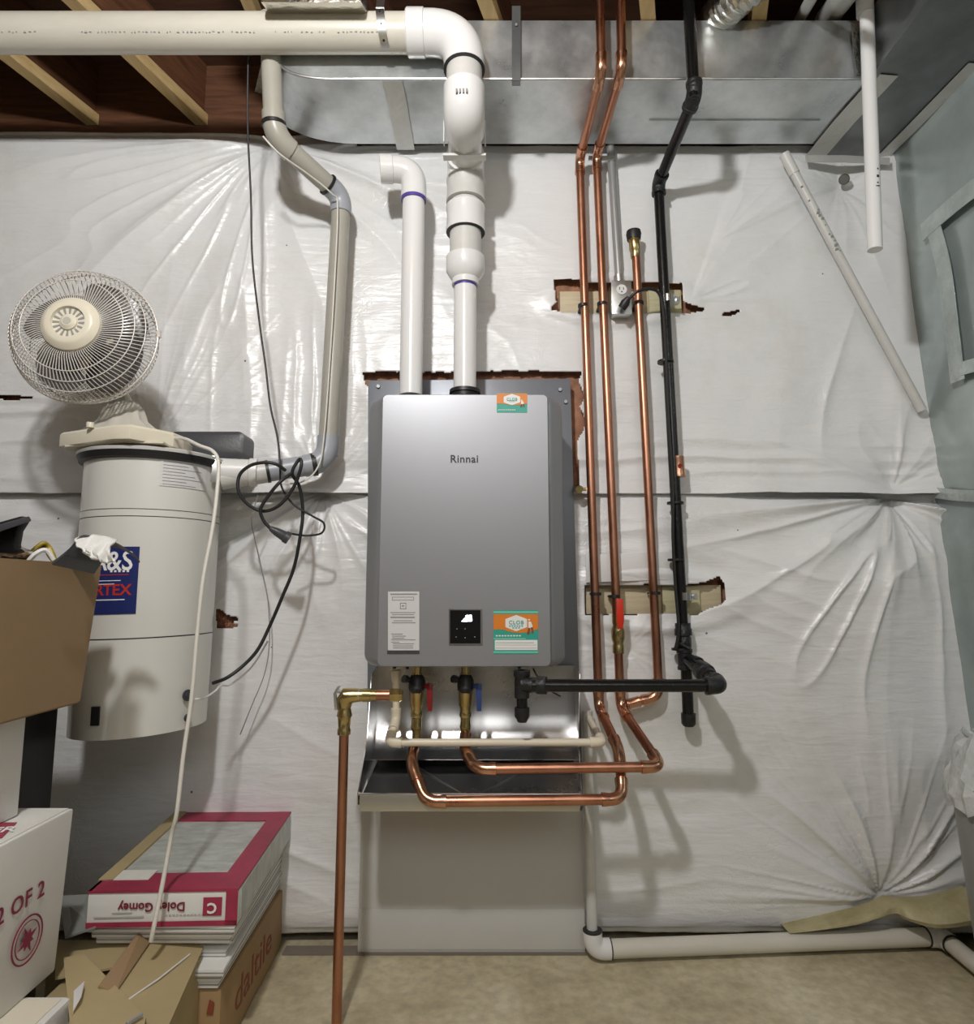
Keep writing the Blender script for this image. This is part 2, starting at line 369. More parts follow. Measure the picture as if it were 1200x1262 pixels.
# ---- joists
def joist(a, b, w=.04, z=ZJ, h=.21, cat='joist', label='', far=3.3):
    a = V(a); b = V(b); d = (b-a); d.z = 0; d.normalize(); n = V((d.y, -d.x, 0))*w
    a = a - d*((a.y-.098)/d.y) if d.y else a
    e = a + d*far
    poly = [a, a+n, e+n, e]; poly = [V((p.x, min(p.y, .098), z)) for p in poly]
    t = thing('ceiling_joist', label, 'joist', (a.x, a.y, z), 'ceiling joists'); t['kind'] = 'structure'
    s = n*.36; web = [a+s, a+n-s, e+n-s, e+s]; web = [V((p.x, min(p.y, .098), z+.036)) for p in web]
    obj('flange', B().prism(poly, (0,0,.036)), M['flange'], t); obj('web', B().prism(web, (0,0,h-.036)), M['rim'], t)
    return t
A1, B1 = PZ(112, 147, ZJ), PZ(13, 68, ZJ)
A2, B2 = PZ(250, 150, ZJ), PZ(163, 67, ZJ)
dj = (B2-A2); step = A2-A1; step.y = 0
names = ['pine joist at far left above the white sheet', 'pine joist seen just below the cream pipe at far left', 'pine joist above the cream pipe, second from left',
 'pine joist beside the grey tubing', 'pine joist above the duct behind the white elbow', 'pine joist above the duct at the middle hanger', 'pine joist above the duct behind the copper pipes',
 'pine joist above the duct behind the black pipe', 'pine joist above the duct near the flexible duct', 'pine joist above the duct near the right corner']
for i in range(-1, 9):
    if i == 2: continue
    a = A1+step*i+(V((.06,0,0)) if i == 5 else V((0,0,0))); joist(a, a+dj, label=names[i+1])
joist(PZ(372, 150, ZJ), PZ(338, 67, ZJ), w=.03, label='brown timber beside the curved end of the duct', far=.75)
# ---- wall facing as two crumpled sheets
ZS = P(700, 604, 0).z
def wp(px, py): return P(px, py, 0)
def inpoly(X, Z, poly):
    ins = np.zeros(X.shape, bool); n = len(poly)
    for i in range(n):
        x0, z0 = poly[i]; x1, z1 = poly[(i+1) % n]
        c = ((z0 > Z) != (z1 > Z)) & (X < (x1-x0)*(Z-z0)/((z1-z0) or 1e-9)+x0); ins ^= c
    return ins
def pxpoly(pts): return [(wp(*p).x, wp(*p).z) for p in pts]
H1 = pxpoly([(682,347),(700,347),(730,352),(775,351),(838,352),(839,378),(858,381),(838,387),(800,387),(755,387),(720,387),(690,386),(679,383),(686,376)])
H2 = pxpoly([(720,722),(760,723),(836,722),(866,718),(882,712),(886,720),(887,738),(882,744),(864,750),(855,756),(846,756),(800,755),(776,756),(762,757),(720,756)])
H3 = pxpoly([(449,462),(470,460),(530,461),(600,459),(716,459),(712,470),(719,490),(712,502),(721,520),(716,534),(709,545),(713,600),(690,604),(690,475),(453,475)])
H4 = pxpoly([(266,752),(280,760),(296,763),(282,768),(297,772),(268,774)])
H5 = pxpoly([(0,488),(50,491),(22,493),(0,492)])
H6 = pxpoly([(890,386),(914,382),(904,387),(892,389)])
H7 = pxpoly([(832,372),(848,378),(868,382),(846,388),(832,388)])
X0, X1 = -2.25, 1.34
def sheet(name, z0, z1, up, label):
    nx = int((X1-X0)/.004); nz = int((z1-z0)/.004)
    xs = np.linspace(X0, X1, nx); zs = np.linspace(z0, z1, nz); X, Z = np.meshgrid(xs, zs)
    h = .022*(fbm(X*2.2+3, Z*2.2)-.5) + .004*(fbm(X*9, Z*14+5)-.5)
    # long soft horizontal wrinkles
    wr = ridge(X*1.3+2*fbm(X*2, Z*2), Z*24+2*fbm(X*1.5+4, Z*3)+8)
    def band(py, wpx, x0=-900, x1=2000, s=60):
        zc = wp(600, py).z; w = np.exp(-((Z-zc)/(wpx/440))**2)
        a = 1/(1+np.exp(-(X-wp(x0, py).x)*440/s)); b_ = 1/(1+np.exp((X-wp(x1, py).x)*440/s)); return w*a*b_
    if up:
        h += .011*wr*band(568, 34) + .030*wr*band(570, 75, -900, 110)
        h += pinch(X, Z, wp(330,172), .75, 34, .020, .035, -PI, -.15, seed=1)
        h += pinch(X, Z, wp(400,186), .5, 60, .008, .0, -PI*.2, PI*.2, seed=2)
        h += pinch(X, Z, wp(1040,222), .30, 13, .014, .035, seed=3)
        h += pinch(X, Z, wp(1102,603), .36, 16, .020, .03, 0, PI, seed=4)
        h += pinch(X, Z, wp(850,372), .42, 16, .024, .0, .1, 1.1, seed=5)
        h += pinch(X, Z, wp(880,300), .3, 22, .010, .0, .0, 1.3, seed=15)
        h += pinch(X, Z, wp(190,560), .45, 60, .006, .0, .3, 2.0, seed=6)
        h += pinch(X, Z, wp(395,600), .22, 24, .012, .0, 0, PI, seed=7)
        h += .007*ridge(X*26+1.5*fbm(X*5,Z*2), Z*2)**2*band(470, 90, 250, 430, 20)   # vertical pleats by the grey tube
        h += .012*ridge(X*9-Z*3, Z*2)**3*band(480, 90, 960, 1160, 30)
        fl = np.exp(-np.clip(Z-z0, 0, 1)/.035)
        lift = .012+.030*(1/(1+np.exp(-(X-wp(900,600).x)*30)))+.026*np.exp(-((X-wp(370,600).x)/.2)**2)
        lift *= 1-.9*np.exp(-((X-wp(575,600).x)/.22)**4); h += fl*lift
        h -= .05*np.clip((Z-wp(100,176).z)/.06, 0, 1)*(X < wp(430,180).x)    # rolls back over the top
    else:
        h += .022*wr*band(650, 60, -900, 130) + .007*wr*band(1060, 90, 715, 880, 20) + .006*wr*band(670, 50, 700, 860, 20)
        h += .010*ridge(X*2.5+2*fbm(X*2,Z*2), Z*16+X*6)**2*band(700, 90, 820, 1010, 40)
        h += pinch(X, Z, wp(1103,612), .66, 22, .042, .045, -PI, 0, seed=8)
        h += pinch(X, Z, wp(1093,1112), .32, 40, .024, .04, 0, PI, seed=9)
        h += pinch(X, Z, wp(395,604), .36, 24, .030, .03, -PI, 0, seed=10)
        h += pinch(X, Z, wp(770,800), .2, 12, .014, .0, seed=11)
        h += .012*ridge(X*12+fbm(X*3,Z*2), Z*1.2)**3*band(900, 200, 1090, 1300, 30)
        h += .010*ridge(X*3+fbm(X*3,Z*4), Z*13+X*5)**2*band(1000, 130, 270, 430, 20)
        h -= .028*np.exp(-np.clip(z1-Z, 0, 1)/.03)
        h -= .03*np.exp(-((Z)/.05)**2)
    # a raised flap along torn edges
    for c, rx, rz in ((wp(762,370), .2, .07), (wp(800,740), .23, .075)):
        q = ((X-c.x)/rx)**2+((Z-c.z)/rz)**2; h += .010*np.exp(-(q-1)**2*4)
    if up: zz = z0+(Z-z0) + (Z < z0+.03)*.004*(fbm(X*14, X*0)-.5)
    else: zz = np.where(Z < z0+.02, Z + .012*(fbm(X*7, X*0)-.3), Z)
    mask = np.zeros(X.shape, bool)
    for hp in (H1, H2, H3, H4, H5, H6, H7): mask |= inpoly(X+.006*(fbm(X*30,Z*30)-.5), Z+.008*(fbm(X*30+9,Z*30)-.5), hp)
    mask |= X > XR+.045*(ZD-Z)+.015
    if up: mask |= (Z > wp(600,178).z+.0) & (X > wp(440,180).x)
    verts = np.stack([X, -h, zz], -1).reshape(-1, 3); idx = np.arange(nx*nz).reshape(nz, nx)
    bad = mask[:-1,:-1] | mask[1:,:-1] | mask[:-1,1:] | mask[1:,1:]
    q = np.stack([idx[:-1,:-1], idx[:-1,1:], idx[1:,1:], idx[1:,:-1]], -1)[~bad]
    used = np.unique(q); rem = -np.ones(nx*nz, int); rem[used] = np.arange(len(used))
    me = bpy.data.meshes.new(name); L = np.array([0, 0, z0])
    me.from_pydata((verts[used]-L).tolist(), [], rem[q].tolist()); me.materials.append(M['sheet'])
    me.polygons.foreach_set('use_smooth', [True]*len(me.polygons))
    o = bpy.data.objects.new(name, me); sc.collection.objects.link(o); o.location = L.tolist()
    md = o.modifiers.new('thickness', 'SOLIDIFY'); md.thickness = .0012; md.offset = -1
    return tag(o, label, 'insulation facing')
sheet('insulation_facing', ZS-.012, wp(100,149).z, True, 'upper white crumpled vinyl insulation sheet, above the long horizontal seam')
sheet('insulation_facing', .025, ZS+.02, False, 'lower white crumpled vinyl insulation sheet, from the seam down to the floor')
# kraft insulation seen through the tears
def batt(px0, py0, px1, py1, label):
    a, b = wp(px0, py1), wp(px1, py0); nx, nz = 60, 20; vs = []; fs = []
    for j in range(nz+1):
        for i in range(nx+1):
            x = a.x+(b.x-a.x)*i/nx; z = a.z+(b.z-a.z)*j/nz
            vs.append((x, .024+.004*math.sin(i*1.7+j)*math.sin(j*.9)+random.uniform(-.002,.002), z))
    for j in range(nz):
        for i in range(nx): k = j*(nx+1)+i; fs.append((k, k+1, k+nx+2, k+nx+1))
    o = obj('insulation_batt', B().add(vs, fs), M['kraft']); md = o.modifiers.new('thickness', 'SOLIDIFY'); md.thickness = .004; md.offset = 0
    return tag(o, label, 'insulation')
batt(660, 335, 925, 405, 'brown kraft insulation showing in the torn opening around the upper wood block')
batt(700, 700, 910, 775, 'brown kraft insulation showing in the torn opening around the lower wood block')
batt(440, 445, 735, 625, 'brown kraft insulation showing above the water heater plate')
batt(255, 742, 305, 782, 'reddish kraft insulation showing in a small tear beside the white canister')
batt(-60, 482, 60, 500, 'dark slit in the wall sheet left of the fan')
# yellowish kraft edge at the lower right
def roll():
    top = [P(968,1145,.02), P(1000,1138,.025), P(1050,1127,.03), P(1080,1118,.03), P(1095,1110,.02), P(1112,1112,.035), P(1150,1110,.05), P(1195,1098,.06)]
    bot = [P(970,1147,.025), P(1000,1145,.035), P(1050,1139,.04), P(1080,1130,.045), P(1100,1126,.03), P(1120,1135,.06), P(1155,1144,.09), P(1200,1140,.1)]
    t, bo = smooth(top, 6), smooth(bot, 6); loops = []
    for p, q in zip(t, bo):
        m = (p+q)/2; m.y -= .018; loops.append([p+V((0,.03,0)), p, p.lerp(m,.5)+V((0,-.009,0)), m, m.lerp(q,.5)+V((0,-.007,0)), q, q+V((0,.05,0))])
    return B().loft(loops)
tag(obj('insulation_edge', roll(), M['kraftyellow']), 'yellowish kraft insulation edge bulging under the white sheet at lower right', 'insulation')
# wood blocks
def zblock(px0, py0, px1, py1, d0, d1): 
    a, b = P(px0, py1, d1), P(px1, py0, d1); return B().box((a.x, -d1, a.z), (b.x, -d0, b.z))
tag(obj('wood_block', zblock(690, 359, 800, 388, -.04, -.004), M['woodblock'], bevel=.002), 'pale wood block behind the upper run of copper pipes', 'wood block')
tag(obj('wood_block', zblock(800, 357, 839, 389, -.04, .004), M['ply'], bevel=.002), 'greenish plywood block behind the black pipe beside the outlet', 'wood block')
tag(obj('wood_block', zblock(722, 721, 888, 757, -.04, -.004), M['woodblock'], bevel=.002), 'long pale wood block behind the lower run of copper pipes', 'wood block')
tag(obj('wood_block', zblock(817, 722, 862, 763, -.003, .008), M['ply'], bevel=.002), 'greenish plywood square behind the black pipe above its tee', 'wood block')
b = B(); q = [P(722,684,.03), P(836,679,.03), P(836,714,.03), P(722,718,.03)]; b.panel(q, .004)
tag(obj('wall_patch', b, M['white'], bevel=.001), 'smooth white strip fixed to the wall behind the copper pipes', 'patch')
tag(obj('foam_washer', B().turn(P(1040,221,.0), P(1040,221,.012), [(0,.015),(.8,.015),(1,.012)]), M['nail']), 'round grey cap washer pinning the sheet near the top right corner', 'washer')
# board behind and under the pan
bb = B(); a = P(441, 1160, .03); c = P(718, 990, .03); bb.box((a.x, -.03, 0), (c.x, -.002, P(600,999,.03).z))
bd = thing('backing_board', 'painted off-white board on the wall below the drip pan', 'board', (a.x, -.02, 0))
obj('panel', bb, M['board'], bd, bevel=.002)
z = P(600,1120,.03).z; obj('lower_panel', B().box((a.x, -.032, .012), (c.x, -.03, z)), M['board'], bd, bevel=.002)
s = struct('trim_2', B().box((P(350,1165,.02).x, -.035, 0), (P(722,1165,.02).x, .0, .006)), M['wallback'], 'thin dark sill strip along the foot of the wall')
# right side wall covered in poly
def polywall():
    ny, nz = 120, 160; vs = []; fs = []
    for j in range(nz+1):
        z = .0+ZD*j/nz
        for i in range(ny+1):
            y = .08-2.0*i/ny
            f = float(fbm(np.array([y*3.0]), np.array([z*1.4]), 3)[0]-.5)
            vs.append((xr(z)-.012*f*0-.02*f*min(1, i/8), y, z))
    for j in range(nz):
        for i in range(ny): k = j*(ny+1)+i; fs.append((k, k+1, k+ny+2, k+ny+1))
    return B().add(vs, fs)
tag(obj('poly_sheeting', polywall(), M['poly'], angle=80), 'grey-green translucent plastic sheeting covering the right side wall', 'plastic sheeting')
struct('wall_right', B().prism([(XR+.14, -3.8, 0), (XR+.24, -3.8, 0), (XR+.24, .2, 0), (XR+.14, .2, 0)], (0, 0, 2.6)), M['board'])
def ribbon(pts, w, m, name, label, cat='tape', th=.0016, vert=None, nrm=None):
    pts = [V(p) for p in pts]; loops = []; n = V(nrm)
    for i, p in enumerate(pts):
        t = (pts[min(i+1, len(pts)-1)]-pts[max(i-1, 0)]).normalized(); s = t.cross(n).normalized()*w/2
        loops.append([p-s, p+s, p+s+n*th, p-s+n*th])
    return tag(obj(name, B().loft(loops), m), label, cat)
def XP(px, py, off=.016): 
    p = PX(px, py, XR+.02)
    for _ in range(4): p = PX(px, py, xr(p.z)-off)
    return p
ribbon(smooth([XP(1136,287), XP(1160,265), XP(1200,232), XP(1240,205)],4), .05, M['cleartape'], 'tape_strip', 'clear tape strip slanting up across the plastic sheeting at right', nrm=(-1,0,0))
ribbon(smooth([XP(1150,280), XP(1163,330), XP(1172,400), XP(1180,470)],4), .05, M['cleartape'], 'tape_strip', 'clear tape strip running down the plastic sheeting at right', nrm=(-1,0,0))
ribbon([XP(1183,455), XP(1200,450), XP(1240,440)], .035, M['cleartape'], 'tape_strip', 'short clear tape strip at the foot of the vertical one, right edge', nrm=(-1,0,0))
ribbon([XP(1152,607), XP(1175,610), XP(1210,612), XP(1260,616)], .03, M['cleartape'], 'tape_strip', 'clear tape along the seam of the plastic sheeting at right', nrm=(-1,0,0))
# ================================================================ ducts
def duct():
    t = thing('supply_duct', 'long galvanised sheet metal duct along the top of the wall', 'duct', (P(700,190,0).x, -.14, ZD))
    def arc(d, xl, cx, zc, n=10):  # curved lower-left corner
        out = []
        for k in range(n+1):
            a = PI/2*k/n; out.append(V((cx-(cx-xl)*math.cos(a), -d, zc-(zc-ZD)*math.sin(a))))
        return out
    top = ZJ-.003; xe = PZ(1062, 98, ZD).x+.12
    pf = PZ(408, 98, ZD); df = -pf.y
    fr = arc(df, P(346,75,df).x, pf.x, P(348,77,df).z)
    bk = arc(.045, P(352,95,.045).x-.06, P(440,188,.045).x, top-.01)
    mid = [f.lerp(k, .5)+V((-.012,0,-.006)) for f, k in zip(fr, bk)]
    def loop(a, d): return [V((a[0].x-.03, -d, top))]+a+[V((xe, -d, ZD)), V((xe, -d, top))]
    loops = [loop(fr, df), loop([V((p.x,-(df*.66+.015),max(p.z,ZD))) for p in [f.lerp(k,.33) for f,k in zip(fr,bk)]], df*.66+.015), loop([V((p.x,-(df*.33+.03),max(p.z,ZD))) for p in [f.lerp(k,.67) for f,k in zip(fr,bk)]], df*.33+.03), loop(bk, .045)]
    obj('duct_body', B().loft(loops), M['galv'], t, angle=30)
    e = [p+V((0,-.004,-.002)) for p in fr]+[V((xe-.12, -df-.004, ZD-.002))]
    obj('seam_flange', B().tube(e, .0035, 8), M['zinc'], t)
    zz = P(600, 25, df).z
    # standing seam on the underside
    y = PZ(900, 148, ZD).y; obj('seam_rib', B().box((PZ(800,148,ZD).x, y-.002, ZD-.004), (PZ(1010,148,ZD).x, y+.002, ZD)), M['galv'], t)
    return df
DF = duct()
bx = thing('return_duct', 'large dark galvanised duct in the upper right corner', 'duct', (XR-.1, -.5, ZD))
xa = PZ(991, 193, ZD).x+.02
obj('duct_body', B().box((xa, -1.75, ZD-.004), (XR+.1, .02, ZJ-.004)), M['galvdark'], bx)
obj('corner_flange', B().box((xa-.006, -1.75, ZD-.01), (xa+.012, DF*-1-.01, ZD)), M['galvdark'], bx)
ribbon([PZ(1004,193,ZD-.006), PZ(1040,150,ZD-.006), PZ(1093,92,ZD-.006)], .06, M['tape'], 'foil_tape', 'grey foil tape slanting across the duct joint at upper right', nrm=(0,0,-1))
ribbon([PZ(1080,201,ZD-.007), PZ(1128,153,ZD-.007), PZ(1202,78,ZD-.007)], .036, M['tape'], 'foil_tape', 'foil tape along the edge between the dark duct and the plastic sheeting', nrm=(0,0,-1))
ribbon([P(992,196,.03), P(1040,196,.03), P(1096,199,.03)], .022, M['tape'], 'foil_tape', 'foil tape along the wall under the dark duct', nrm=(0,-1,0))
ribbon([P(1053,30,DF+.004), P(1056,60,DF+.004), P(1060,92,DF+.004)], .022, M['foil'], 'foil_tape', 'crinkled bright tape at the corner behind the hanging white pipe', nrm=(0,-1,0))
b = B(); pts = [P(485,92,DF+.003), PZ(486,99,ZD-.004), PZ(491,130,ZD-.004), PZ(499,185,ZD-.004)]
ribbon([PZ(483,98.5,ZD-.003), PZ(489,125,ZD-.003), PZ(500,184,ZD-.003)], .052, M['tape'], 'foil_tape', 'wide foil tape band crossing the underside of the duct by the cream pipe strap', nrm=(0,0,-1))
# hanger straps
def strap(pts, w, label, m='zinc', n=(0,-1,0)):
    t = thing('hanger_strap', label, 'strap', pts[-1]); b = B(); n = V(n); loops = []
    for i, p in enumerate(pts): loops.append([p-V((w/2,0,0)), p+V((w/2,0,0)), p+V((w/2,0,0))+n*.002, p-V((w/2,0,0))+n*.002])
    obj('strap_band', b.loft(loops), M[m], t); return t
t = strap([P(636,8,DF+.012), P(636,100,DF+.012), PZ(636,106,ZD-.004)], .022, 'dull metal hanger strap over the front of the long duct', 'galvdark')
obj('nail', B().turn(P(636,30,DF+.012), P(636,30,DF+.02), [(0,.004),(1,.003)], 8), M['zinc'], t)
# cream pipe strap: wraps the pipe
PVCR = .0445; PD = DF+.055
# ---- bits above the ducts
def flex(pts, r, m, name, label, cat, ribs=True):
    pts = smooth(pts, 14); rr = [r*(1+.06*math.sin(i*1.9)) for i in range(len(pts))]
    return tag(obj(name, B().tube(pts, rr, 20), M[m], angle=60), label, cat)
flex([P(876,32,.22), P(893,12,.30), P(918,-12,.36), P(960,-40,.4)], .045, 'foil', 'flexible_duct', 'crinkled silver flexible duct above the sheet metal duct', 'duct')
b = B(); a = P(320, 12, .30); c = P(446, -12, .30)
a = P(320, 3, .44); c = P(446, 0, .44); b.loft([[V((a.x,-.44,a.z)),V((c.x,-.44,a.z)),V((c.x,-.28,a.z+.075)),V((a.x,-.28,a.z+.075))],[V((a.x,-.44,a.z+.05)),V((c.x,-.44,a.z+.05)),V((c.x,-.28,a.z+.11)),V((a.x,-.28,a.z+.11))]])
tag(obj('foil_package', b, M['foil'], bevel=.008), 'foil wrapped bundle resting above the cream pipe', 'bundle')
tag(obj('overhead_pipe', B().tube([P(985,24,.22), P(1004,-10,.40), P(1030,-60,.6)], .014, 14), M['pvcgreyw']), 'thin cream pipe crossing above the duct at upper right', 'pipe')
tag(obj('overhead_pipe', B().tube([P(1018,24,.20), P(1045,-12,.36), P(1085,-70,.6)], .03, 18), M['pvcgreyw']), 'thick cream pipe crossing above the duct at upper right', 'pipe')
# ================================================================ pipes
def collar(parent, p0, p1, r, m, name='coupling', n=22, k=1.16):
    return obj(name, B().turn(p0, p1, [(0,r*1.0),(0,r*k*1.03),(.12,r*k*1.03),(.2,r*k),(.8,r*k),(.88,r*k*1.03),(1,r*k*1.03),(1,r)], n), M[m], parent)
# ---- exhaust vent
vt = thing('exhaust_vent_pipe', 'thick white and cream plastic vent pipe from the water heater top along the ceiling', 'vent pipe', P(575,470,.13))
pL, pE = P(-260,43,PD), P(572,43,PD)
zc = P(480,41,PD).z; pL.z = pE.z = zc
pl0 = V((P(-300,41,PD).x, -PD, zc)); pe = V((P(510,41,PD).x, -PD, zc)); xv = P(572,90,PD).x
obj('horizontal_pipe', B().tube([pl0, V((pe.x+.02,-PD,zc))], PVCR, 28), M['pvcold'], vt)
cor = V((xv, -PD, zc)); dn = P(572, 128, PD)
L = .088; path = arc3(V((xv-.3,-PD,zc)), cor, V((xv,-PD,zc-.3)), L, 12)
R = PVCR*1.14
obj('elbow', B().tube([path[0]-V((.055,0,0)), path[0]-V((.052,0,0)), path[0]-V((.012,0,0)), path[0]-V((.010,0,0))]+path+[path[-1]-V((0,0,.012))], [R, R*1.05, R*1.05, R]+[R]*len(path)+[R], 28), M['pvc'], vt)
obj('joint_ring', B().turn(path[-1]-V((0,0,.010)), path[-1]-V((0,0,.014)), [(0,R*1.0),(0,R*1.01),(1,R*1.01),(1,R)], 28), M['black'], vt)
q0 = path[-1]; q1 = P(572, 138, PD-.0); q1.x = xv
obj('pipe', B().tube([q0, q1], PVCR*.99, 28), M['pvcgreyw'], vt)
q2 = P(573, 205, .145); q2.x = xv*.5+q2.x*.5
p_el = arc3(q1+V((0,0,.1)), q1, q2, .035, 8)
obj('bend', B().tube([p_el[0]+V((0,0,.03)), p_el[0]+V((0,0,.028))]+p_el+[p_el[-1]+(q2-q1).normalized()*.03], [PVCR*1.02, R]+[R]*9+[R], 28), M['pvc'], vt)
obj('print_mark', B().box((xv-.018, -PD-R*1.0-.0012, q1.z+.010), (xv-.014, -PD-R*.9, q1.z+.02)).box((xv-.010, -PD-R-.0012, q1.z+.010), (xv-.006, -PD-R*.9, q1.z+.02)).box((xv-.002, -PD-R-.0012, q1.z+.010), (xv+.002, -PD-R*.9, q1.z+.02)).box((xv+.006, -PD-R-.0012, q1.z+.010), (xv+.010, -PD-R*.9, q1.z+.02)), M['greyink'], vt)
obj('sloped_pipe', B().tube([q1.lerp(q2,.25), q2], PVCR, 28), M['pvc'], vt)
q3 = P(573, 262, .14); q3.x = q2.x
obj('bend', B().tube([q2+(q1-q2).normalized()*.05, q2+(q1-q2).normalized()*.048]+arc3(q1, q2, q3, .02, 6)+[q2+V((0,0,-.038)), q2+V((0,0,-.04))], [PVCR, R]+[R]*7+[R, R], 28), M['pvc'], vt)
hook = []
c_ = P(573, 190, .2)
for s in (-1, 1): hook.append(B().box((q2.x+s*(R+.003)-.0015, -.25, P(0,190,.2).z), (q2.x+s*(R+.003)+.0015, -.23, P(0,165,.2).z)))
hk = B(); 
for h in hook: hk.add(h.v, h.f)
hk.box((q2.x-R-.0045, -.252, P(0,192,.25).z), (q2.x+R+.0045, -.23, P(0,190,.25).z+.002)); obj('support_clip', hk, M['white'], vt)
zb = P(573, 350, .13).z
obj('lower_pipe', B().tube([q2+V((0,0,-.03)), V((q3.x, q2.y, zb+.02))], PVCR*.96, 28), M['pvcgreyw'], vt)
for (a, b_, nm, m) in ((222, 250, 'coupling', 'pvcgreyw'), (256, 287, 'coupling', 'pvc')):
    collar(vt, V((q3.x, q2.y, P(0,a,.145).z)), V((q3.x, q2.y, P(0,b_,.145).z)), PVCR, m)
for py in (286,): 
    z = P(0,py,.145).z; obj('joint_ring', B().turn((q3.x,q2.y,z), (q3.x,q2.y,z-.003), [(0,PVCR*1.18),(1,PVCR*1.18)], 28), M['black'], vt)
z0, z1, z2 = P(0,318,.145).z, P(0,338,.145).z, P(0,352,.145).z
obj('reducer', B().turn((q3.x,q2.y,z0), (q3.x,q2.y,z2), [(0,PVCR*.97),(0,PVCR*1.16),(.5,PVCR*1.16),(.75,PVCR*.9),(.8,.036),(1,.036),(1,.029)], 28), M['pvc'], vt)
zt = P(573,487,.14).z
obj('inlet_pipe', B().tube([(q3.x,q2.y,z1), (q3.x,q2.y,zt-.01)], .030, 26), M['pvc'], vt)
obj('primer_ring', B().turn((q3.x,q2.y,z2+.001), (q3.x,q2.y,z2-.006), [(0,.0306),(1,.0306)], 26), M['violet'], vt)
# tick marks of printed lettering along the cream pipe
b = B(); random.seed(5)
for x0, x1 in ((0,60),(112,330),(345,470)):
    x = x0
    while x < x1:
        w = random.uniform(1, 4); a = math.radians(-38); h = random.uniform(.003,.007)
        c0 = V((P(x,41,PD).x, -PD-math.cos(a)*PVCR*1.003, zc+math.sin(a)*PVCR)); 
        if random.random() < .75: b.box((c0.x, c0.y-.0006, c0.z-h/2), (c0.x+w*.0016, c0.y+.002, c0.z-h/2+random.choice((.0015, h))))
        x += w+random.uniform(1.5,3)
obj('pipe_lettering', b, M['paleink'], vt)
# perforated strap around the cream pipe
t = thing('pipe_strap', 'perforated metal strap holding the cream vent pipe under the joists', 'strap', P(475,65,PD))
xs = P(470,5,PD).x; loops = []
path = [(V((xs, -PD, ZJ+.02)), V((0,-1,0))), (V((xs, -PD-.02, zc+PVCR+.006)), V((0,-.6,.8)))]
for k in range(13):
    a = math.radians(70-k*13); path.append((V((xs+.0012*k, -PD-math.cos(a)*(PVCR+.003), zc+math.sin(a)*(PVCR+.003))), V((0,-math.cos(a), math.sin(a)))))
for p, n in path: loops.append([p-V((.010,0,0)), p+V((.010,0,0)), p+V((.010,0,0))+n*.0016, p-V((.010,0,0))+n*.0016])
obj('strap_band', B().loft(loops), M['zinc'], t)
for i in (3,6,9,12): p, n = path[i]; obj('hole', B().turn(p+n*.0005, p+n*.0022, [(0,.003),(1,.003)], 10), M['black'], t)
# ---- intake pipe
it = thing('intake_pipe', 'short white plastic intake pipe with a blue ring and an open elbow on top', 'vent pipe', P(507,483,.14))
a = P(510, 483, .14); top = P(506, 246, .14); xi = (a.x+top.x)/2
zi = top.z; obj('pipe', B().tube([(xi,-.14,a.z-.01), (xi,-.14,zi)], .030, 26), M['pvc'], it)
obj('primer_ring', B().turn((xi,-.14,zi-.006), (xi,-.14,zi+.003), [(0,.0308),(0,.034),(1,.034),(1,.03)], 26), M['violet'], it)
cz = P(500, 205, .16).z; c = V((xi, -.14, cz+.004)); e = P(464, 209, .155)
pth = arc3(V((xi,-.14,zi)), c, V((e.x,e.y,e.z+.002)), .052, 12)
ro = .036; tail = (V((e.x,e.y,e.z+.002))-c).normalized(); en = c+tail*.092
inner = [(en, ro), (en, ro*.85), (en-tail*.03, ro*.84)]
obj('elbow', B().tube([V((xi,-.14,zi+.002))]+pth+[en-tail*.034, en-tail*.032, en], [ro*.97]+[ro*.95]*len(pth)+[ro*.95, ro*1.03, ro*1.03], 28, cap=False).tube2([(en, ro*1.03),(en, ro*.84)], tail, 28) if False else
    B().tube([V((xi,-.14,zi+.002))]+pth+[en-tail*.034, en-tail*.032, en, en-tail*.001, en-tail*.03], [ro*.97]+[ro*.95]*len(pth)+[ro*.95, ro*1.03, ro*1.03, ro*.84, ro*.84], 28), M['pvc'], it)
# ---- vacuum tubing (grey)
vtb = thing('vacuum_tube', 'grey-beige plastic tubing bending from the ceiling down to the white canister', 'tube', P(404,560,.12))
r = .0255
U = [P(332,20,.30), P(338,168,.26), P(421,243,.10), P(403,570,.11), P(318,583,.16)]
obj('upper_tube', B().tube([U[0], U[1]+(U[0]-U[1]).normalized()*.04], r, 22), M['tanpvc'], vtb)
obj('bend', B().tube([U[1]+(U[0]-U[1]).normalized()*.06]+arc3(U[0], U[1], U[2], .045, 8)+[U[1]+(U[2]-U[1]).normalized()*.05], r*1.14, 22), M['tanpvc'], vtb)
for dd in (.05,): 
    p = U[1]+(U[0]-U[1]).normalized()*.025; ax = (U[0]-U[1]).normalized(); obj('rubber_band', B().turn(p, p+ax*.009, [(0,r*1.2),(1,r*1.2)], 22), M['black'], vtb)
obj('diagonal_tube', B().tube([U[1]+(U[2]-U[1])*.1, U[2]+(U[1]-U[2]).normalized()*.03], r, 22), M['tanpvc'], vtb)
ax = (U[1]-U[2]).normalized(); obj('rubber_band', B().turn(U[2]+ax*.045, U[2]+ax*.052, [(0,r*1.2),(1,r*1.2)], 22), M['black'], vtb)
obj('bend', B().tube([U[2]+ax*.046]+arc3(U[1], U[2], U[3], .035, 8)+[U[2]+(U[3]-U[2]).normalized()*.05], r*1.13, 22), M['greypvc'], vtb)
obj('vertical_tube', B().tube([U[2]+(U[3]-U[2]).normalized()*.05, U[3]+(U[2]-U[3]).normalized()*.04], r, 22), M['tanpvc'], vtb)
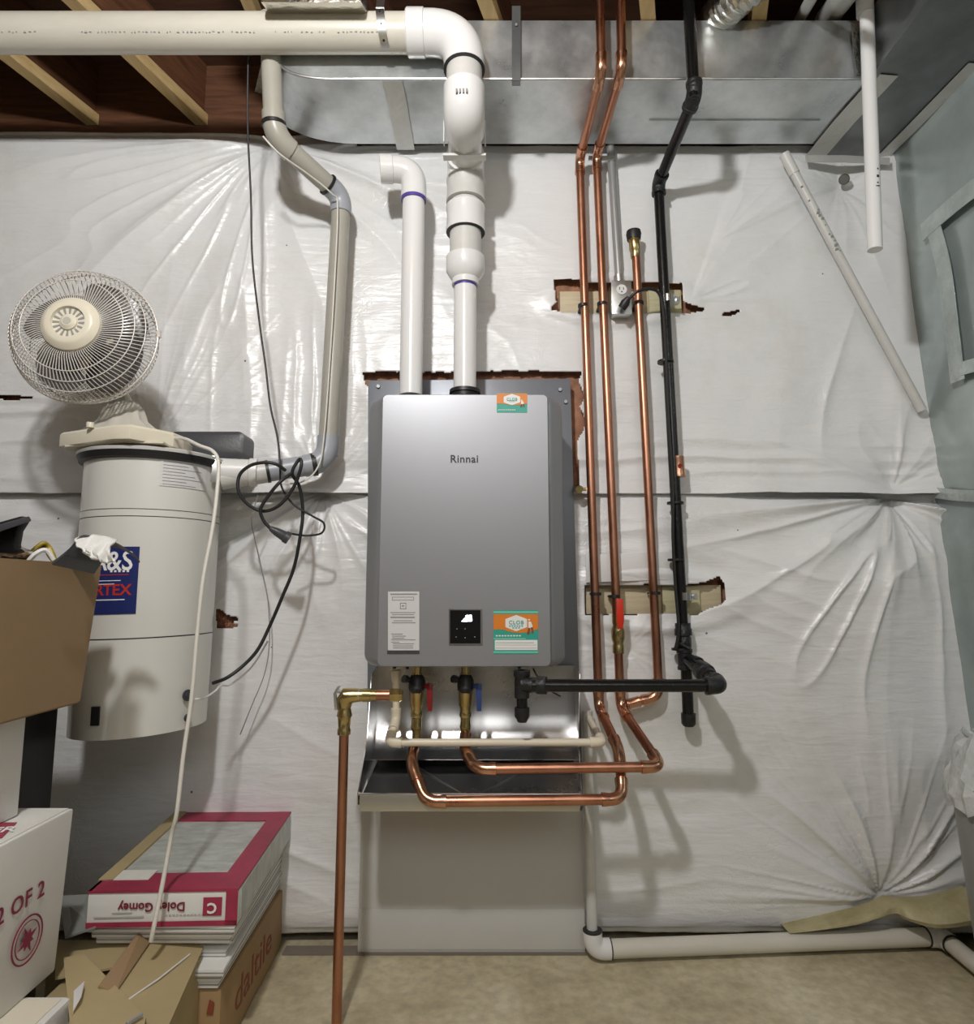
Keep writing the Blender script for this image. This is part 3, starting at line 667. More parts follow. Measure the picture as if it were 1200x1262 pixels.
obj('bend', B().tube([U[3]+(U[2]-U[3]).normalized()*.07]+arc3(U[2], U[3], U[4], .05, 10)+[U[3]+(U[4]-U[3]).normalized()*.06], r*1.14, 22), M['greypvc'], vtb)
ax = (U[4]-U[3]).normalized(); obj('rubber_band', B().turn(U[3]+ax*.028+V((0,0,.0)), U[3]+ax*.040, [(0,r*1.2),(1,r*1.2)], 22), M['black'], vtb)
obj('horizontal_tube', B().tube([U[3]+ax*.05, U[4]], r*1.06, 22), M['greypvc'], vtb)
obj('sleeve', B().tube([U[4]-ax*.02, U[4]+ax*.09], r*1.12, 22), M['pvcgreyw'], vtb)
obj('rubber_band', B().turn(U[4]-ax*.02, U[4]-ax*.028, [(0,r*1.16),(1,r*1.16)], 22), M['black'], vtb)
lv = [P(324,168,.30), P(345,190,.28), P(380,215,.21), P(408,238,.16), P(416,255,.14), P(412,350,.145), P(406,450,.145), P(399,540,.15), P(392,575,.16), P(372,594,.19), P(340,596,.2)]
tag(obj('low_voltage_wire', B().tube(smooth(lv,6), .0022, 6), M['cord']), 'thin pale wire taped along the grey vacuum tubing', 'wire')
# ---- hanging and diagonal white pipes on the right
hp = thing('hanging_pipe', 'white plastic pipe hanging open-ended from the upper right ceiling', 'pipe', P(1078,308,.33))
a, c = P(1066,-40,.33), P(1078,308,.33); r = .0165; d = (c-a).normalized()
obj('pipe', B().tube([a, c, c-d*.0005, c-d*.03], [r, r, r*.8, r*.8], 20), M['pvc'], hp)
obj('coupling', B().tube([P(1064,-20,.33), P(1066,18,.33)], r*1.2, 20), M['pvcgreyw'], hp)
b = B()
for py, w, h in ((213,.003,.003),(222,.005,.006),(230,.003,.003),(234,.008,.002)):
    p = P(1076,py,.33)+V((.001,-r*1.01,0)); b.box((p.x-w/2, p.y-.0004, p.z-h/2), (p.x+w/2, p.y+.003, p.z+h/2))
obj('pipe_lettering', b, M['ink'], hp)
dp = thing('diagonal_pipe', 'thin white plastic pipe leaning diagonally across the wall at right', 'pipe', P(1134,500,.04))
a, c = P(966,190,.06), P(1136,506,.03); obj('pipe', B().tube([a, c], .0125, 18), M['pvcgreyw'], dp)
obj('coupling', B().tube([a, a.lerp(c,.08)], .0145, 18), M['pvcgreyw'], dp)
b = B(); random.seed(2)
for k in range(16):
    t_ = random.uniform(.13,.40); p = a.lerp(c, t_)+V((random.uniform(-.008,.004), -.0123, random.uniform(-.004,.004)))
    s = random.uniform(.0015,.004); b.box((p.x-s, p.y-.0006, p.z-s), (p.x+s, p.y+.004, p.z+s))
obj('grime_spots', b, M['greyink'], dp)
# ---- copper risers
def ring(parent, p, r, m='black', name='pipe_clip', ax=(0,0,1), h=.008):
    p = V(p); ax = V(ax); return obj(name, B().turn(p-ax*h/2, p+ax*h/2, [(0,r*1.0),(0,r*1.25),(1,r*1.25),(1,r)], 16), M[m], parent)
def clip(parent, px, py, d, r):
    p = P(px,py,d); ring(parent, p, r); obj('clip_arm', B().box((p.x-r*.8, p.y, p.z-.003), (p.x+r*.8, -.006, p.z+.003)), M['black'], parent)
rc = .0118
CU, CF = M['copper'], M['copper_joint']
c1 = thing('copper_water_line', 'leftmost copper pipe from the ceiling to the lower cross run in front of the drip pan', 'copper pipe', P(738,870,.05))
dC = .055
T1 = [P(738,-40,DF+.05), P(741,88,DF+.05), P(714,196,dC), P(738,872,dC), P(768,940,.20), P(764,930,.26)]
lo = .30
T1 = T1[:4]+[P(760,915,.20), P(765,950,lo-.05), P(768,978,lo)]
def lines(parent, pts, r, m=CU, em=CF, **k): run(parent, pts, r, m, em, **k)
lines(c1, [T1[0], T1[1], T1[2], T1[3], P(763,925,.22), P(767,985,.29), P(524,988,.29), P(506,940,.235), P(512,916,.17)], rc, er=1.17)
clip(c1, 718.5, 377, dC, rc); clip(c1, 734, 732, dC, rc)
c2 = thing('copper_water_line', 'second copper pipe, with the red lever valve, to the upper cross run in front of the drip pan', 'copper pipe', P(765,868,.05))
lines(c2, [P(764,-40,DF+.05), P(766,86,DF+.05), P(735,192,dC), P(765,872,dC), P(815,945,.27), P(586,948,.27), P(572,922,.2), P(574,905,.17)], rc, er=1.17)
clip(c2, 742, 375, dC, rc); clip(c2, 757, 735, dC, rc)
vp = P(761.5, 782, dC); ax = V((0,0,1))
obj('valve_body', B().turn(P(762,805,dC), P(761,758,dC), [(0,rc*1.05),(0,rc*1.3),(.2,rc*1.3),(.25,rc*1.15),(.4,rc*1.5),(.62,rc*1.5),(.72,rc*1.15),(.8,rc*1.3),(1,rc*1.3),(1,rc)], 20), M['brass'], c2)
obj('valve_nut', B().turn(vp+V((0,-.012,.008)), vp+V((0,-.028,.008)), [(0,.006),(1,.006)], 6), M['brass'], c2)
h0, h1 = P(764,775,dC+.035), P(763,738,dC+.035)
obj('valve_handle', B().loft([[V((h0.x-.006,h0.y,h0.z)),V((h0.x+.006,h0.y,h0.z)),V((h0.x+.006,h0.y-.004,h0.z)),V((h0.x-.006,h0.y-.004,h0.z))],[V((h0.x-.010,h0.y,h0.z+.02)),V((h0.x+.010,h0.y,h0.z+.02)),V((h0.x+.010,h0.y-.006,h0.z+.02)),V((h0.x-.010,h0.y-.006,h0.z+.02))],[V((h1.x-.009,h1.y,h1.z)),V((h1.x+.009,h1.y,h1.z)),V((h1.x+.009,h1.y-.006,h1.z)),V((h1.x-.009,h1.y-.006,h1.z))]]), M['redvinyl'], c2, bevel=.002)
c3 = thing('copper_water_line', 'capped copper pipe with a brass and black top, right of the outlet box', 'copper pipe', P(812,850,.05))
lines(c3, [P(783,305,dC), P(812,858,dC), P(772,868,dC+.0)], rc, er=1.17)
collar(c3, P(774,868,dC), P(788,864,dC), rc, 'copper_joint')
clip(c3, 786.5, 374, dC, rc); clip(c3, 807, 731, dC, rc)
a, c = P(783,318,dC), P(781,293,dC); obj('hose_adapter', B().turn(a, c, [(0,rc),(0,.013),(.35,.0135),(.4,.0155),(.8,.0155),(.85,.018),(1,.018)], 12), M['brass'], c3)
a, c = P(781,296,dC), P(780.5,284,dC); obj('cap', B().turn(a, c, [(0,.019),(.6,.0215),(.9,.020),(1,.014)], 24), M['black'], c3)
# ---- relief line with left copper pipe
rl = thing('relief_line', 'copper discharge pipe with brass valve running to the floor left of the drip pan', 'copper pipe', PZ(424,1262,.02))
dR = .31; az = P(425,858,dR)
bot = P(424,1300,dR); bot.x = az.x; bot.z = .03
obj('pipe', B().tube([V((az.x,-dR,P(0,900,dR).z)), V((az.x,-dR,.004))], rc*.9, 20), CU, rl)
obj('relief_valve', B().turn(V((az.x,-dR,P(0,905,dR).z)), V((az.x,-dR,az.z-.01)), [(0,rc*1.05),(0,rc*1.25),(.15,rc*1.25),(.2,rc*1.1),(.5,rc*1.25),(.55,rc*1.45),(.7,rc*1.3),(.8,rc*1.1),(1,rc*1.2)], 20), M['brass'], rl)
obj('valve_body', B().tube([V((az.x,-dR,az.z-.025)), V((az.x,-dR,az.z-.008)), V((az.x+.004,-dR,az.z)), V((az.x+.02,-dR,az.z+.002)), V((az.x+.04,-dR,az.z+.002))], [.014,.018,.0195,.016,.0135], 20), M['brass'], rl)
x = lambda px: P(px,855,dR).x
obj('nipple', B().turn((x(440),-dR,az.z+.002), (x(464),-dR,az.z+.002), [(0,.0125),(.3,.0125),(.3,.015),(.7,.015),(.7,.0125),(1,.0125)], 16), M['brass'], rl)
obj('thread_tape', B().turn((x(441),-dR,az.z+.002), (x(443),-dR,az.z+.002), [(0,.0145),(1,.0145)], 16), M['white'], rl, label='white thread tape')
obj('copper_stub', B().turn((x(464),-dR,az.z+.002), (x(482),-dR,az.z+.002), [(0,.012),(1,.012)], 18), CU, rl)
obj('union_nut', B().turn((x(480),-dR,az.z+.002), (x(496),-dR,az.z+.002), [(0,.013),(.2,.016),(.8,.016),(1,.012)], 6), M['brass'], rl)
obj('test_lever', B().loft([[V((x(416),-dR-.004,az.z+.022)),V((x(419),-dR-.004,az.z+.022)),V((x(419),-dR+.006,az.z+.022)),V((x(416),-dR+.006,az.z+.022))],[V((x(411),-dR-.004,az.z+.006)),V((x(414),-dR-.004,az.z+.006)),V((x(414),-dR+.006,az.z+.006)),V((x(411),-dR+.006,az.z+.006))],[V((x(413),-dR-.004,az.z-.03)),V((x(417),-dR-.004,az.z-.03)),V((x(417),-dR+.006,az.z-.03)),V((x(413),-dR+.006,az.z-.03))]]), M['zinc'], rl, bevel=.001)
obj('lever_pin', B().turn((x(414),-dR,az.z+.012), (x(424),-dR,az.z+.008), [(0,.004),(1,.004)], 10), M['zinc'], rl)
# ---- black gas pipe
gp = thing('gas_pipe', 'black iron gas pipe down the wall and across to the water heater', 'gas pipe', P(848,890,.06))
ri = .0145; dG = .06
IR, IJ = M['iron'], M['iron_joint']
obj('upper_pipe', B().tube([P(846,-40,DF+.05), P(855,122,DF+.05)], ri, 20), IR, gp)
g0, g1, g2 = P(846,-40,DF+.05), P(856,118,DF+.05), P(811,226,dG)
def el(pts, leg, k=1.3, m=IJ, r=ri, nm='elbow'):
    d0 = (pts[0]-pts[1]).normalized(); d1 = (pts[2]-pts[1]).normalized(); ph = arc3(pts[0], pts[1], pts[2], leg, 8)
    full = [ph[0]+d0*r*.9, ph[0]+d0*r*.88, ph[0]+d0*r*.25, ph[0]+d0*r*.2]+ph+[ph[-1]+d1*r*.2, ph[-1]+d1*r*.25, ph[-1]+d1*r*.88, ph[-1]+d1*r*.9]
    rr = [r, r*(k+.1), r*(k+.1), r*k]+[r*k]*len(ph)+[r*k, r*(k+.1), r*(k+.1), r]
    obj(nm, B().tube(full, rr, 20), m, gp)
el([g0, g1, g2], ri*1.6)
obj('sloped_pipe', B().tube([g1, g2], ri, 20), IR, gp)
g3 = P(841,770,dG); el([g1, g2, g3], ri*1.5)
obj('riser_pipe', B().tube([g2, g3], ri, 20), IR, gp)
collar(gp, P(834.5,563,dG), P(836.5,588,dG), ri, 'copper_joint', 'pipe_union', 20, 1.2)
obj('union_tag', B().turn(P(838,574,dG+.018), P(838,574,dG+.021), [(0,.006),(1,.006)], 14), M['darkred'], gp)
for (px,py) in ((823,369),(843,735)):
    p = P(px,py,dG); ring(gp, p, ri, 'steel', 'pipe_clamp', h=.02); obj('clamp_foot', B().box((p.x, p.y-.002, p.z-.008), (p.x+.034, p.y+.02, p.z+.008)), M['zinc'], gp); obj('clamp_bolt', B().turn((p.x+.026,p.y-.002,p.z), (p.x+.026,p.y-.008,p.z), [(0,.005),(1,.005)], 6), M['zinc'], gp)
# tee, valve and forward branch
g4 = P(843,800,dG)
obj('coupling', B().turn(P(841,768,dG), P(842,783,dG), [(0,ri),(0,ri*1.4),(.4,ri*1.4),(.5,ri*1.55),(1,ri*1.55),(1,ri)], 20), IJ, gp)
obj('stopcock', B().turn(P(842,782,dG), P(843,802,dG), [(0,ri*1.1),(.2,ri*1.35),(.7,ri*1.35),(1,ri*1.1)], 10), IJ, gp)
obj('stopcock_lever', B().turn(P(838,793,dG+.02), P(850,800,dG+.026), [(0,.004),(1,.004)], 8), IJ, gp)
g5 = P(845,812,dG+.0)
obj('tee', B().turn(P(843,800,dG), P(845,825,dG), [(0,ri),(0,ri*1.45),(.15,ri*1.45),(.2,ri*1.3),(.8,ri*1.3),(.85,ri*1.45),(1,ri*1.45),(1,ri)], 20).turn(g5, P(860,820,.11), [(0,ri*1.2),(.7,ri*1.3),(.72,ri*1.45),(1,ri*1.45),(1,ri)], 20), IJ, gp)
g6 = P(888,845,.28)
u0, u1 = P(858,820,.11), P(876,836,.22)
obj('branch_pipe', B().tube([g5, g6], ri, 20), IR, gp)
obj('union_fitting', B().turn(u0.lerp(u1,.15), u0.lerp(u1,.95), [(0,ri),(0,ri*1.35),(.3,ri*1.35),(.32,ri*1.7),(.68,ri*1.7),(.7,ri*1.35),(1,ri*1.35),(1,ri)], 12), IJ, gp)
g7 = P(655,845,.28); g7.z = g6.z
el([g5, g6, g7], ri*1.5, 1.35)
obj('cross_pipe', B().tube([g6, g7], ri, 22), IR, gp)
zu = P(0,826,.26).z; zl = P(0,880,.26).z; xt = P(643,845,.26).x
obj('drip_tee', B().turn((xt,-.26,zu), (xt,-.26,P(0,860,.26).z), [(0,ri*1.35),(.2,ri*1.35),(.25,ri*1.2),(1,ri*1.2)], 18).turn((xt,-.265,g6.z), (P(664,0,.28).x,-.28,g6.z), [(0,ri*1.2),(.6,ri*1.2),(.62,ri*1.4),(1,ri*1.4),(1,ri)], 18), IJ, gp)
obj('drip_leg', B().tube([(xt,-.26,zu), (xt,-.26,zl)], ri*.86, 18), IR, gp)
obj('drip_cap', B().turn((xt,-.26,P(0,872,.26).z), (xt,-.26,P(0,890,.26).z), [(0,ri),(0,ri*1.2),(.6,ri*1.2),(1,ri*.7)], 18), IJ, gp)
obj('riser_pipe', B().tube([g5, P(848,884,dG)], ri, 20), IR, gp)
obj('drip_cap', B().turn(P(848,879,dG), P(848.5,895,dG), [(0,ri),(0,ri*1.3),(.3,ri*1.3),(.8,ri*1.25),(1,ri*.9)], 20), IJ, gp)
# black cable tied along the gas pipe
cb = smooth([P(772,372,.085), P(784,360,.10), P(800,356,.10), P(812,362,.09), P(817,385,.085), P(820,430,.085), P(824,520,.085), P(829,600,.085), P(829,660,.085), P(832,720,.085), P(836,775,.09), P(832,800,.09)], 6)
cbt = thing('power_cable', 'black power cable from the outlet box tied down the gas pipe', 'cable', P(832,800,.09))
obj('cord', B().tube(cb, .0042, 10), M['black'], cbt)
obj('plug', B().turn(P(766,380,.075), P(775,366,.09), [(0,.012),(.5,.013),(1,.006)], 12), M['black'], cbt)
for px, py in ((817,446),(829,620),(830,690),(835,800)):
    p = P(px+3,py,dG); obj('cable_tie', B().turn(p-V((0,0,.003)), p+V((0,0,.003)), [(0,ri*1.55),(1,ri*1.55)], 14), M['black'], cbt)
# ---- outlet box and conduit
ob = thing('outlet_box', 'grey metal outlet box with a white duplex receptacle between the copper pipes', 'outlet', P(766,387,.0))
a, c = P(755,386,.055), P(777,346,.055)
obj('box', B().box((a.x,-.05,a.z), (c.x,-.002,c.z)), M['zinc'], ob, bevel=.003)
obj('cover_plate', B().box((a.x-.002,-.054,a.z-.002), (c.x+.002,-.05,c.z+.002)), M['zinc'], ob, bevel=.0015)
rx = (a.x+c.x)/2; rz = P(0,357,.055).z
obj('receptacle', B().turn((rx,-.053,rz), (rx,-.057,rz), [(0,.0155),(1,.0148)], 20), M['white'], ob)
obj('slot', B().box((rx-.007,-.0576,rz-.001),(rx-.005,-.0565,rz+.007)).box((rx+.004,-.0576,rz-.001),(rx+.006,-.0565,rz+.006)).turn((rx,-.0565,rz-.007),(rx,-.0576,rz-.007),[(0,.0022),(1,.0022)],8), M['ink'], ob)
cn = thing('electrical_conduit', 'grey electrical conduit running up the wall from the outlet box', 'conduit', P(762,346,.03))
obj('pipe', B().tube([P(763,348,.03), P(753,196,.03), P(752,180,.03)], .0115, 18), M['conduit'], cn)
obj('connector', B().turn(P(763,350,.03), P(762,340,.03), [(0,.014),(1,.014)], 12), M['zinc'], cn)
obj('strap', B().box((P(724,197,.03).x,-.045,P(0,201,.03).z),(P(756,197,.03).x,-.04,P(0,196,.03).z)), M['zinc'], cn)
# ---- condensate line
cl = thing('condensate_line', 'thin cream plastic condensate line crossing in front of the drip pan', 'pipe', P(490,905,.2))
rp = .0088
run(cl, [P(488,828,.16), P(488,888,.16), P(479,915,.22), P(742,915,.22), P(726,885,.05)], rp, M['cpvc'], M['cpvc'], er=1.35, leg=1.9)
obj('valve_cup', B().turn(P(488,826,.16), P(488,842,.16), [(0,.012),(.8,.011),(1,.009)], 16), M['cpvc'], cl)
dl = thing('drain_pipe', 'white plastic drain pipe down the wall and along the floor to the right', 'pipe', P(728,1160,.05))
xd = P(726,1000,.045).x; rd = .0165
F0, F1, F2 = PZ(737,1172,.035), PZ(1148,1156,.035), PZ(1230,1217,.035)
e1 = P(1170,1143,.0)
F0 = V((P(730,1170,.06).x, -.065, .03)); F1 = PZ(1160,1154,.032); F2 = PZ(1235,1215,.032)
obj('vertical_pipe', B().tube([V((xd,-.045,P(0,876,.045).z)), V((F0.x,-.06,.05))], .0135, 20), M['pvcgreyw'], dl)
def elb(a, c, d, r, leg, m='pvc'):
    ph = arc3(a, c, d, leg, 10); d0 = (a-c).normalized(); d1 = (d-c).normalized()
    obj('elbow', B().tube([ph[0]+d0*.012]+ph+[ph[-1]+d1*.012], r, 24), M[m], dl)
    for p, ax in ((ph[0]+d0*.011, d0), (ph[-1]+d1*.011, d1)): obj('joint_ring', B().turn(p, p+ax*.003, [(0,r*1.01),(1,r*1.01)], 24), M['ink'], dl)
elb(F0+V((0,0,.3)), F0, F1, .024, .032); obj('floor_pipe', B().tube([F0+(F1-F0).normalized()*.035, F1], .0215, 24), M['pvcold'], dl)
elb(F0, F1, F2, .024, .03); obj('floor_pipe', B().tube([F1, F2], .0205, 24), M['pvcold'], dl)
# ================================================================ water heater
hx0, hx1 = P(452,650,.20).x, P(694.5,650,.20).x
hz1, hz0 = P(575,484,.25).z, P(575,824,.25).z
wh = thing('water_heater', 'silver wall-mounted tankless water heater with small black display', 'water heater', ((hx0+hx1)/2, -.05, hz0))
def rrect(x0, x1, z0, z1, y, r, n=5):
    out = []
    for cx, cz, a0 in ((x1-r, z1-r, 0), (x0+r, z1-r, 90), (x0+r, z0+r, 180), (x1-r, z0+r, 270)):
        for k in range(n+1):
            a = math.radians(a0+90*k/n); out.append(V((cx+r*math.cos(a), y, cz+r*math.sin(a))))
    return out
lp = []
for d, ix, iz in ((.03,.004,.004),(.168,.004,.004)): lp.append(rrect(hx0+ix, hx1-ix, hz0+iz, hz1-iz, -d, .022))
obj('rear_case', B().loft(lp), M['plate'], wh)
W = lambda d: 0
lp = []
for d, ix, iz in ((.170,.0,.0),(.195,.0,.0),(.203,.003,.001),(.2295,.026,.002),(.236,.034,.003),(.2385,.0385,.0035),(.2410,.0392,.004),(.2412,.0402,.0045)):
    lp.append(rrect(hx0+ix, hx1-ix, hz0+iz, hz1-iz, -d, .03-ix*.3))
obj('front_cover', B().loft(lp), M['heater'], wh, angle=14)
lp = [rrect(hx0+.0405, hx1-.0405, hz0+.0047, hz1-.0047, -.2405, .012), rrect(hx0+.0405, hx1-.0405, hz0+.0047, hz1-.0047, -.2495, .012), rrect(hx0+.0420, hx1-.0420, hz0+.006, hz1-.006, -.251, .011)]
obj('front_panel', B().loft(lp), M['heater'], wh, angle=30)
DFc = .2513
fm = lambda px, py: plane_map(P(px, py, DFc), (1,0,0), (0,0,1))
def mm(px, d=DFc): return px/ (F/ (D-d))    # rough pixels to metres on a frontal plane
b = B(); put_text(b, 'Rinnai', .0265, fm(572,566), bold=.012, spacing=1.06); obj('logo', b, M['ink'], wh, label='dark lettering')
# display
b = B(); b.prism([P(553,750.5,DFc-.0008), P(594,750.5,DFc-.0008), P(594.6,795,DFc-.0008), P(553,795,DFc-.0008)], (0,-.0025,0)); obj('display_bezel', b, M['steel'], wh)
b = B(); b.prism([P(554.5,752,DFc), P(592,752,DFc), P(592,793,DFc), P(554.5,793,DFc)], (0,-.003,0)); dp_ = obj('display', b, M['blackgloss'], wh)
b = B(); f = lambda px, py, h: P(px, py, DFc+.0038+h)
b.prism([f(568,766,0),f(574,760,0),f(577,764,0),f(576,766.5,0)], (0,-.0005,0)); b.prism([f(573,759,0),f(576,757.5,0),f(581,766,0),f(577,766,0)], (0,-.0005,0)); b.prism([f(577,758,0),f(581,757.6,0),f(582,765,0),f(580,766,0),f(579,761,0)], (0,-.0005,0))
obj('display_digits', b, M['led'], dp_)
b = B(); 
for px, py in ((563,775),(573,775),(562,785),(573,786),(585,785)): q = f(px,py,0); b.box((q.x-.0012,q.y-.0003,q.z-.001),(q.x+.0012,q.y+.0005,q.z+.001))
obj('display_keys', b, M['greyink'], dp_)
# paper label
def rect(b, x0, y0, x1, y1, d, th=.0004): return b.prism([P(x0,y0,d), P(x1,y0,d), P(x1,y1,d), P(x0,y1,d)], (0,-th,0))
lb = obj('instruction_label', rect(B(), 478, 729, 516.5, 806, DFc), M['label'], wh, label='grey paper label with fine print')
b = B(); d1 = DFc+.0006
for i, (x0, x1, y) in enumerate(((481,514,731.5),(481,512,754.5),(483,510,757),(485,508,764.5),(483,512,767),(482,496,781),(483,500,783.5),(483,498,786),(482,512,788),(482,492,791),(484,510,793),(484,509,795.5),(484,509,798))):
    rect(b, x0, y, x1, y+(1.6 if i == 0 else .9), d1, .0003)
rect(b, 481, 760, 511, 761.6, d1, .0003)
rect(b, 493, 743, 500.5, 743.8, d1); rect(b, 493, 749.8, 500.5, 750.6, d1); rect(b, 493, 743, 493.8, 750.6, d1); rect(b, 499.7, 743, 500.5, 750.6, d1); rect(b, 495,746,498,747.5,d1)
rect(b, 483,735.5,510,736.1,d1); rect(b, 483,739.2,510,739.8,d1); rect(b, 483,735.5,483.6,739.8,d1); rect(b, 509.4,735.5,510,739.8,d1)
obj('fine_print', b, M['greyink'], lb)
obj('label_footer', rect(B(), 477, 801.5, 516.8, 806, d1), M['darkgrey'], lb)
# company stickers
def sticker(x0, y0, x1, y1, big):
    s = obj('company_sticker', rect(B(), x0, y0, x1, y1, DFc), M['teal'], wh, label='orange and green company sticker')
    w, h = x1-x0, y1-y0; X = lambda u: x0+u*w; Y = lambda v: y0+v*h; d1, d2, d3 = DFc+.0006, DFc+.0011, DFc+.0016
    ob, gb = (.09, .50) if big else (.02, .60)
    curve = [(1,gb+(-.07)),(.8,gb+.0),(.6,gb+.02),(.4,gb),(.2,gb-.06),(0,gb-.06)]
    obj('orange_field', B().prism([P(X(u),Y(v),d1) for u, v in [(0,ob),(1,ob)]+curve], (0,-.0004,0)), M['orange'], s)
    cx, cy, rx_, ry_ = (.51, .295, .25, .185) if big else (.5, .33, .28, .29)
    hexa = [(math.cos(math.radians(90+60*k))*rx_*1.12, math.sin(math.radians(90+60*k))*ry_) for k in range(6)]
    obj('white_badge', B().prism([P(X(cx+a),Y(cy-b_),d2) for a, b_ in hexa], (0,-.0004,0)), M['whiteink'], s)
    b = B(); put_text(b, 'CLOB', .0125 if big else .0095, plane_map(P(X(cx),Y(cy-.01),d3), (1,0,0), (0,0,1)), bold=.012, spacing=1.15)
    for k in range(6): rect(b, X(cx-.16+k*.055), Y(cy+.055), X(cx-.16+k*.055+.035), Y(cy+.08), d3)
    for k in range(3): rect(b, X(cx-.09+k*.065), Y(cy+.10), X(cx-.09+k*.065+.045), Y(cy+.12), d3)
    obj('badge_lettering', b, M['teal'], s)
    b = B(); q = (.80,.22) if big else (.82,.38)
    b.turn(P(X(q[0]),Y(q[1]),d3), P(X(q[0]),Y(q[1]),d3+.0005), [(0,.0022),(1,.0022)], 10)
    b.prism([P(X(q[0]+u),Y(q[1]+v),d3) for u, v in ((-.02,.04),(.04,.04),(.08,.17),(.02,.22),(-.02,.18))], (0,-.0004,0)); obj('figure_body', b, M['whiteink'], s)
    b = B(); b.prism([P(X(q[0]+u),Y(q[1]+v),d3) for u, v in ((-.02,.18),(.03,.19),(.0,.33),(-.05,.33))], (0,-.0004,0)); b.prism([P(X(q[0]+u),Y(q[1]+v),d3) for u, v in ((.03,.17),(.08,.17),(.10,.27),(.07,.33))], (0,-.0004,0)); obj('figure_legs', b, M['brownred'], s)
    b = B()
    for k in range(9): rect(b, X(.05+k*.065), Y(.57 if big else .84), X(.05+k*.065+.045), Y(.60 if big else .88), d2)
    obj('white_caption', b, M['whiteink'], s)
    if big:
        obj('mint_bands', rect(rect(rect(B(), X(0),Y(.025),X(1),Y(.065),d1), X(0),Y(.635),X(.72),Y(.66),d1), X(0),Y(.94),X(1),Y(.975),d1), M['lightteal'], s)
        obj('form_field', rect(B(), X(.03),Y(.68),X(.985),Y(.91),d1), M['whiteink'], s)
        obj('form_lines', rect(rect(rect(B(), X(.05),Y(.735),X(.9),Y(.75),d2), X(.05),Y(.79),X(.96),Y(.80),d2), X(.05),Y(.86),X(.96),Y(.87),d2), M['paleink'], s)
sticker(612, 484.5, 649.5, 508.5, False)
sticker(608, 752, 663, 806, True)
# vent collars
q = V((q3.x, q2.y, hz1-.006))
obj('vent_collar', B().turn(q, q+V((0,0,.045)), [(0,.068),(.25,.066),(.38,.060),(.42,.040),(.75,.037),(.78,.041),(1,.040),(1,.031)], 32), M['black'], wh)
q = V((xi, -.14, hz1-.004)); obj('intake_collar', B().turn(q, q+V((0,0,.012)), [(0,.036),(1,.034)], 28), M['black'], wh)
for px in (486, 502, 640): p = P(px, 828, .2); obj('screw', B().turn((p.x,p.y,hz0+.005), (p.x,p.y,hz0-.006), [(0,.004),(1,.004)], 8), M['black'], wh)
# ---- mounting plate
mp = thing('mounting_plate', 'slate grey steel plate behind the water heater', 'metal plate', (P(577,998,.03).x, -.02, P(577,1000,.03).z))
q = [P(453,468,.03), P(703,466,.03), P(719,998,.03), P(452,998,.03)]
q = [V((p.x, -.012, p.z)) for p in q]; obj('plate', B().prism(q, (0,-.014,0)), M['plate'], mp, bevel=.002)
for px, py in ((690,480),(577,471),(466,476),(697,495)): p = P(px,py,.03); obj('screw', B().turn((p.x,-.026,p.z), (p.x,-.032,p.z), [(0,.0065),(1,.005)], 12), M['galvdark'], mp)
# ---- drip pan
dp2 = thing('drip_pan', 'shiny stainless steel drip pan fixed below the water heater', 'drip pan', P(577,1000,.15))
dF = .285
bl, br = P(474,926,.034), P(692,924,.034); bz = bl.z
fl, fr_ = P(441,980,dF), P(716,978,dF); fz = (fl.z+fr_.z)/2; fbz = P(577,1000,dF).z
tl, tr = P(457,822,.06), P(668,822,.06); tz = P(577,820,.03).z
yb, yf = -.036, -dF
th = .002
def pan():
    b = B()
    xl0, xr0 = P(459,900,.036).x, P(713,900,.036).x
    # back
    b.prism([V((bl.x-.02,yb,bz)), V((br.x+.035,yb,bz)), V((br.x+.035,yb,tz)), V((bl.x-.02,yb,tz))], (0,.003,0))
    return b

bx0, bx1 = bl.x-.022, br.x+.037
z8 = P(577,848,.036).z
prof = [(yb, tz), (yb, z8)]+[(yb-.085*(1-math.cos(a)), z8-(z8-bz-.004)*math.sin(a)) for a in [math.radians(8*k) for k in range(1, 10)]]  # lower part curved forward so the steel shows the bulb as a highlight
prof += [(yb-.085, bz+.001)]
obj('back_panel', B().loft([[V((x_, y_, z_)) for y_, z_ in prof]+[V((x_, y_+.002, z_-.002)) for y_, z_ in prof[::-1]] for x_ in (bx0, bx1)]), M['pan'], dp2, angle=60)
obj('pan_floor', B().loft([[V((bx0,yb,bz)), V((bx1,yb,bz)), V((bx1,yb,bz-.003)), V((bx0,yb,bz-.003))],
   [V((bx0+.01,yb-.02,bz-.012)), V((bx1-.01,yb-.02,bz-.012)), V((bx1-.01,yb-.02,bz-.015)), V((bx0+.01,yb-.02,bz-.015))],
   [V((fl.x,yf+.002,fz-.022)), V((fr_.x,yf+.002,fz-.022)), V((fr_.x,yf+.002,fz-.025)), V((fl.x,yf+.002,fz-.025))]]), M['pan'], dp2)
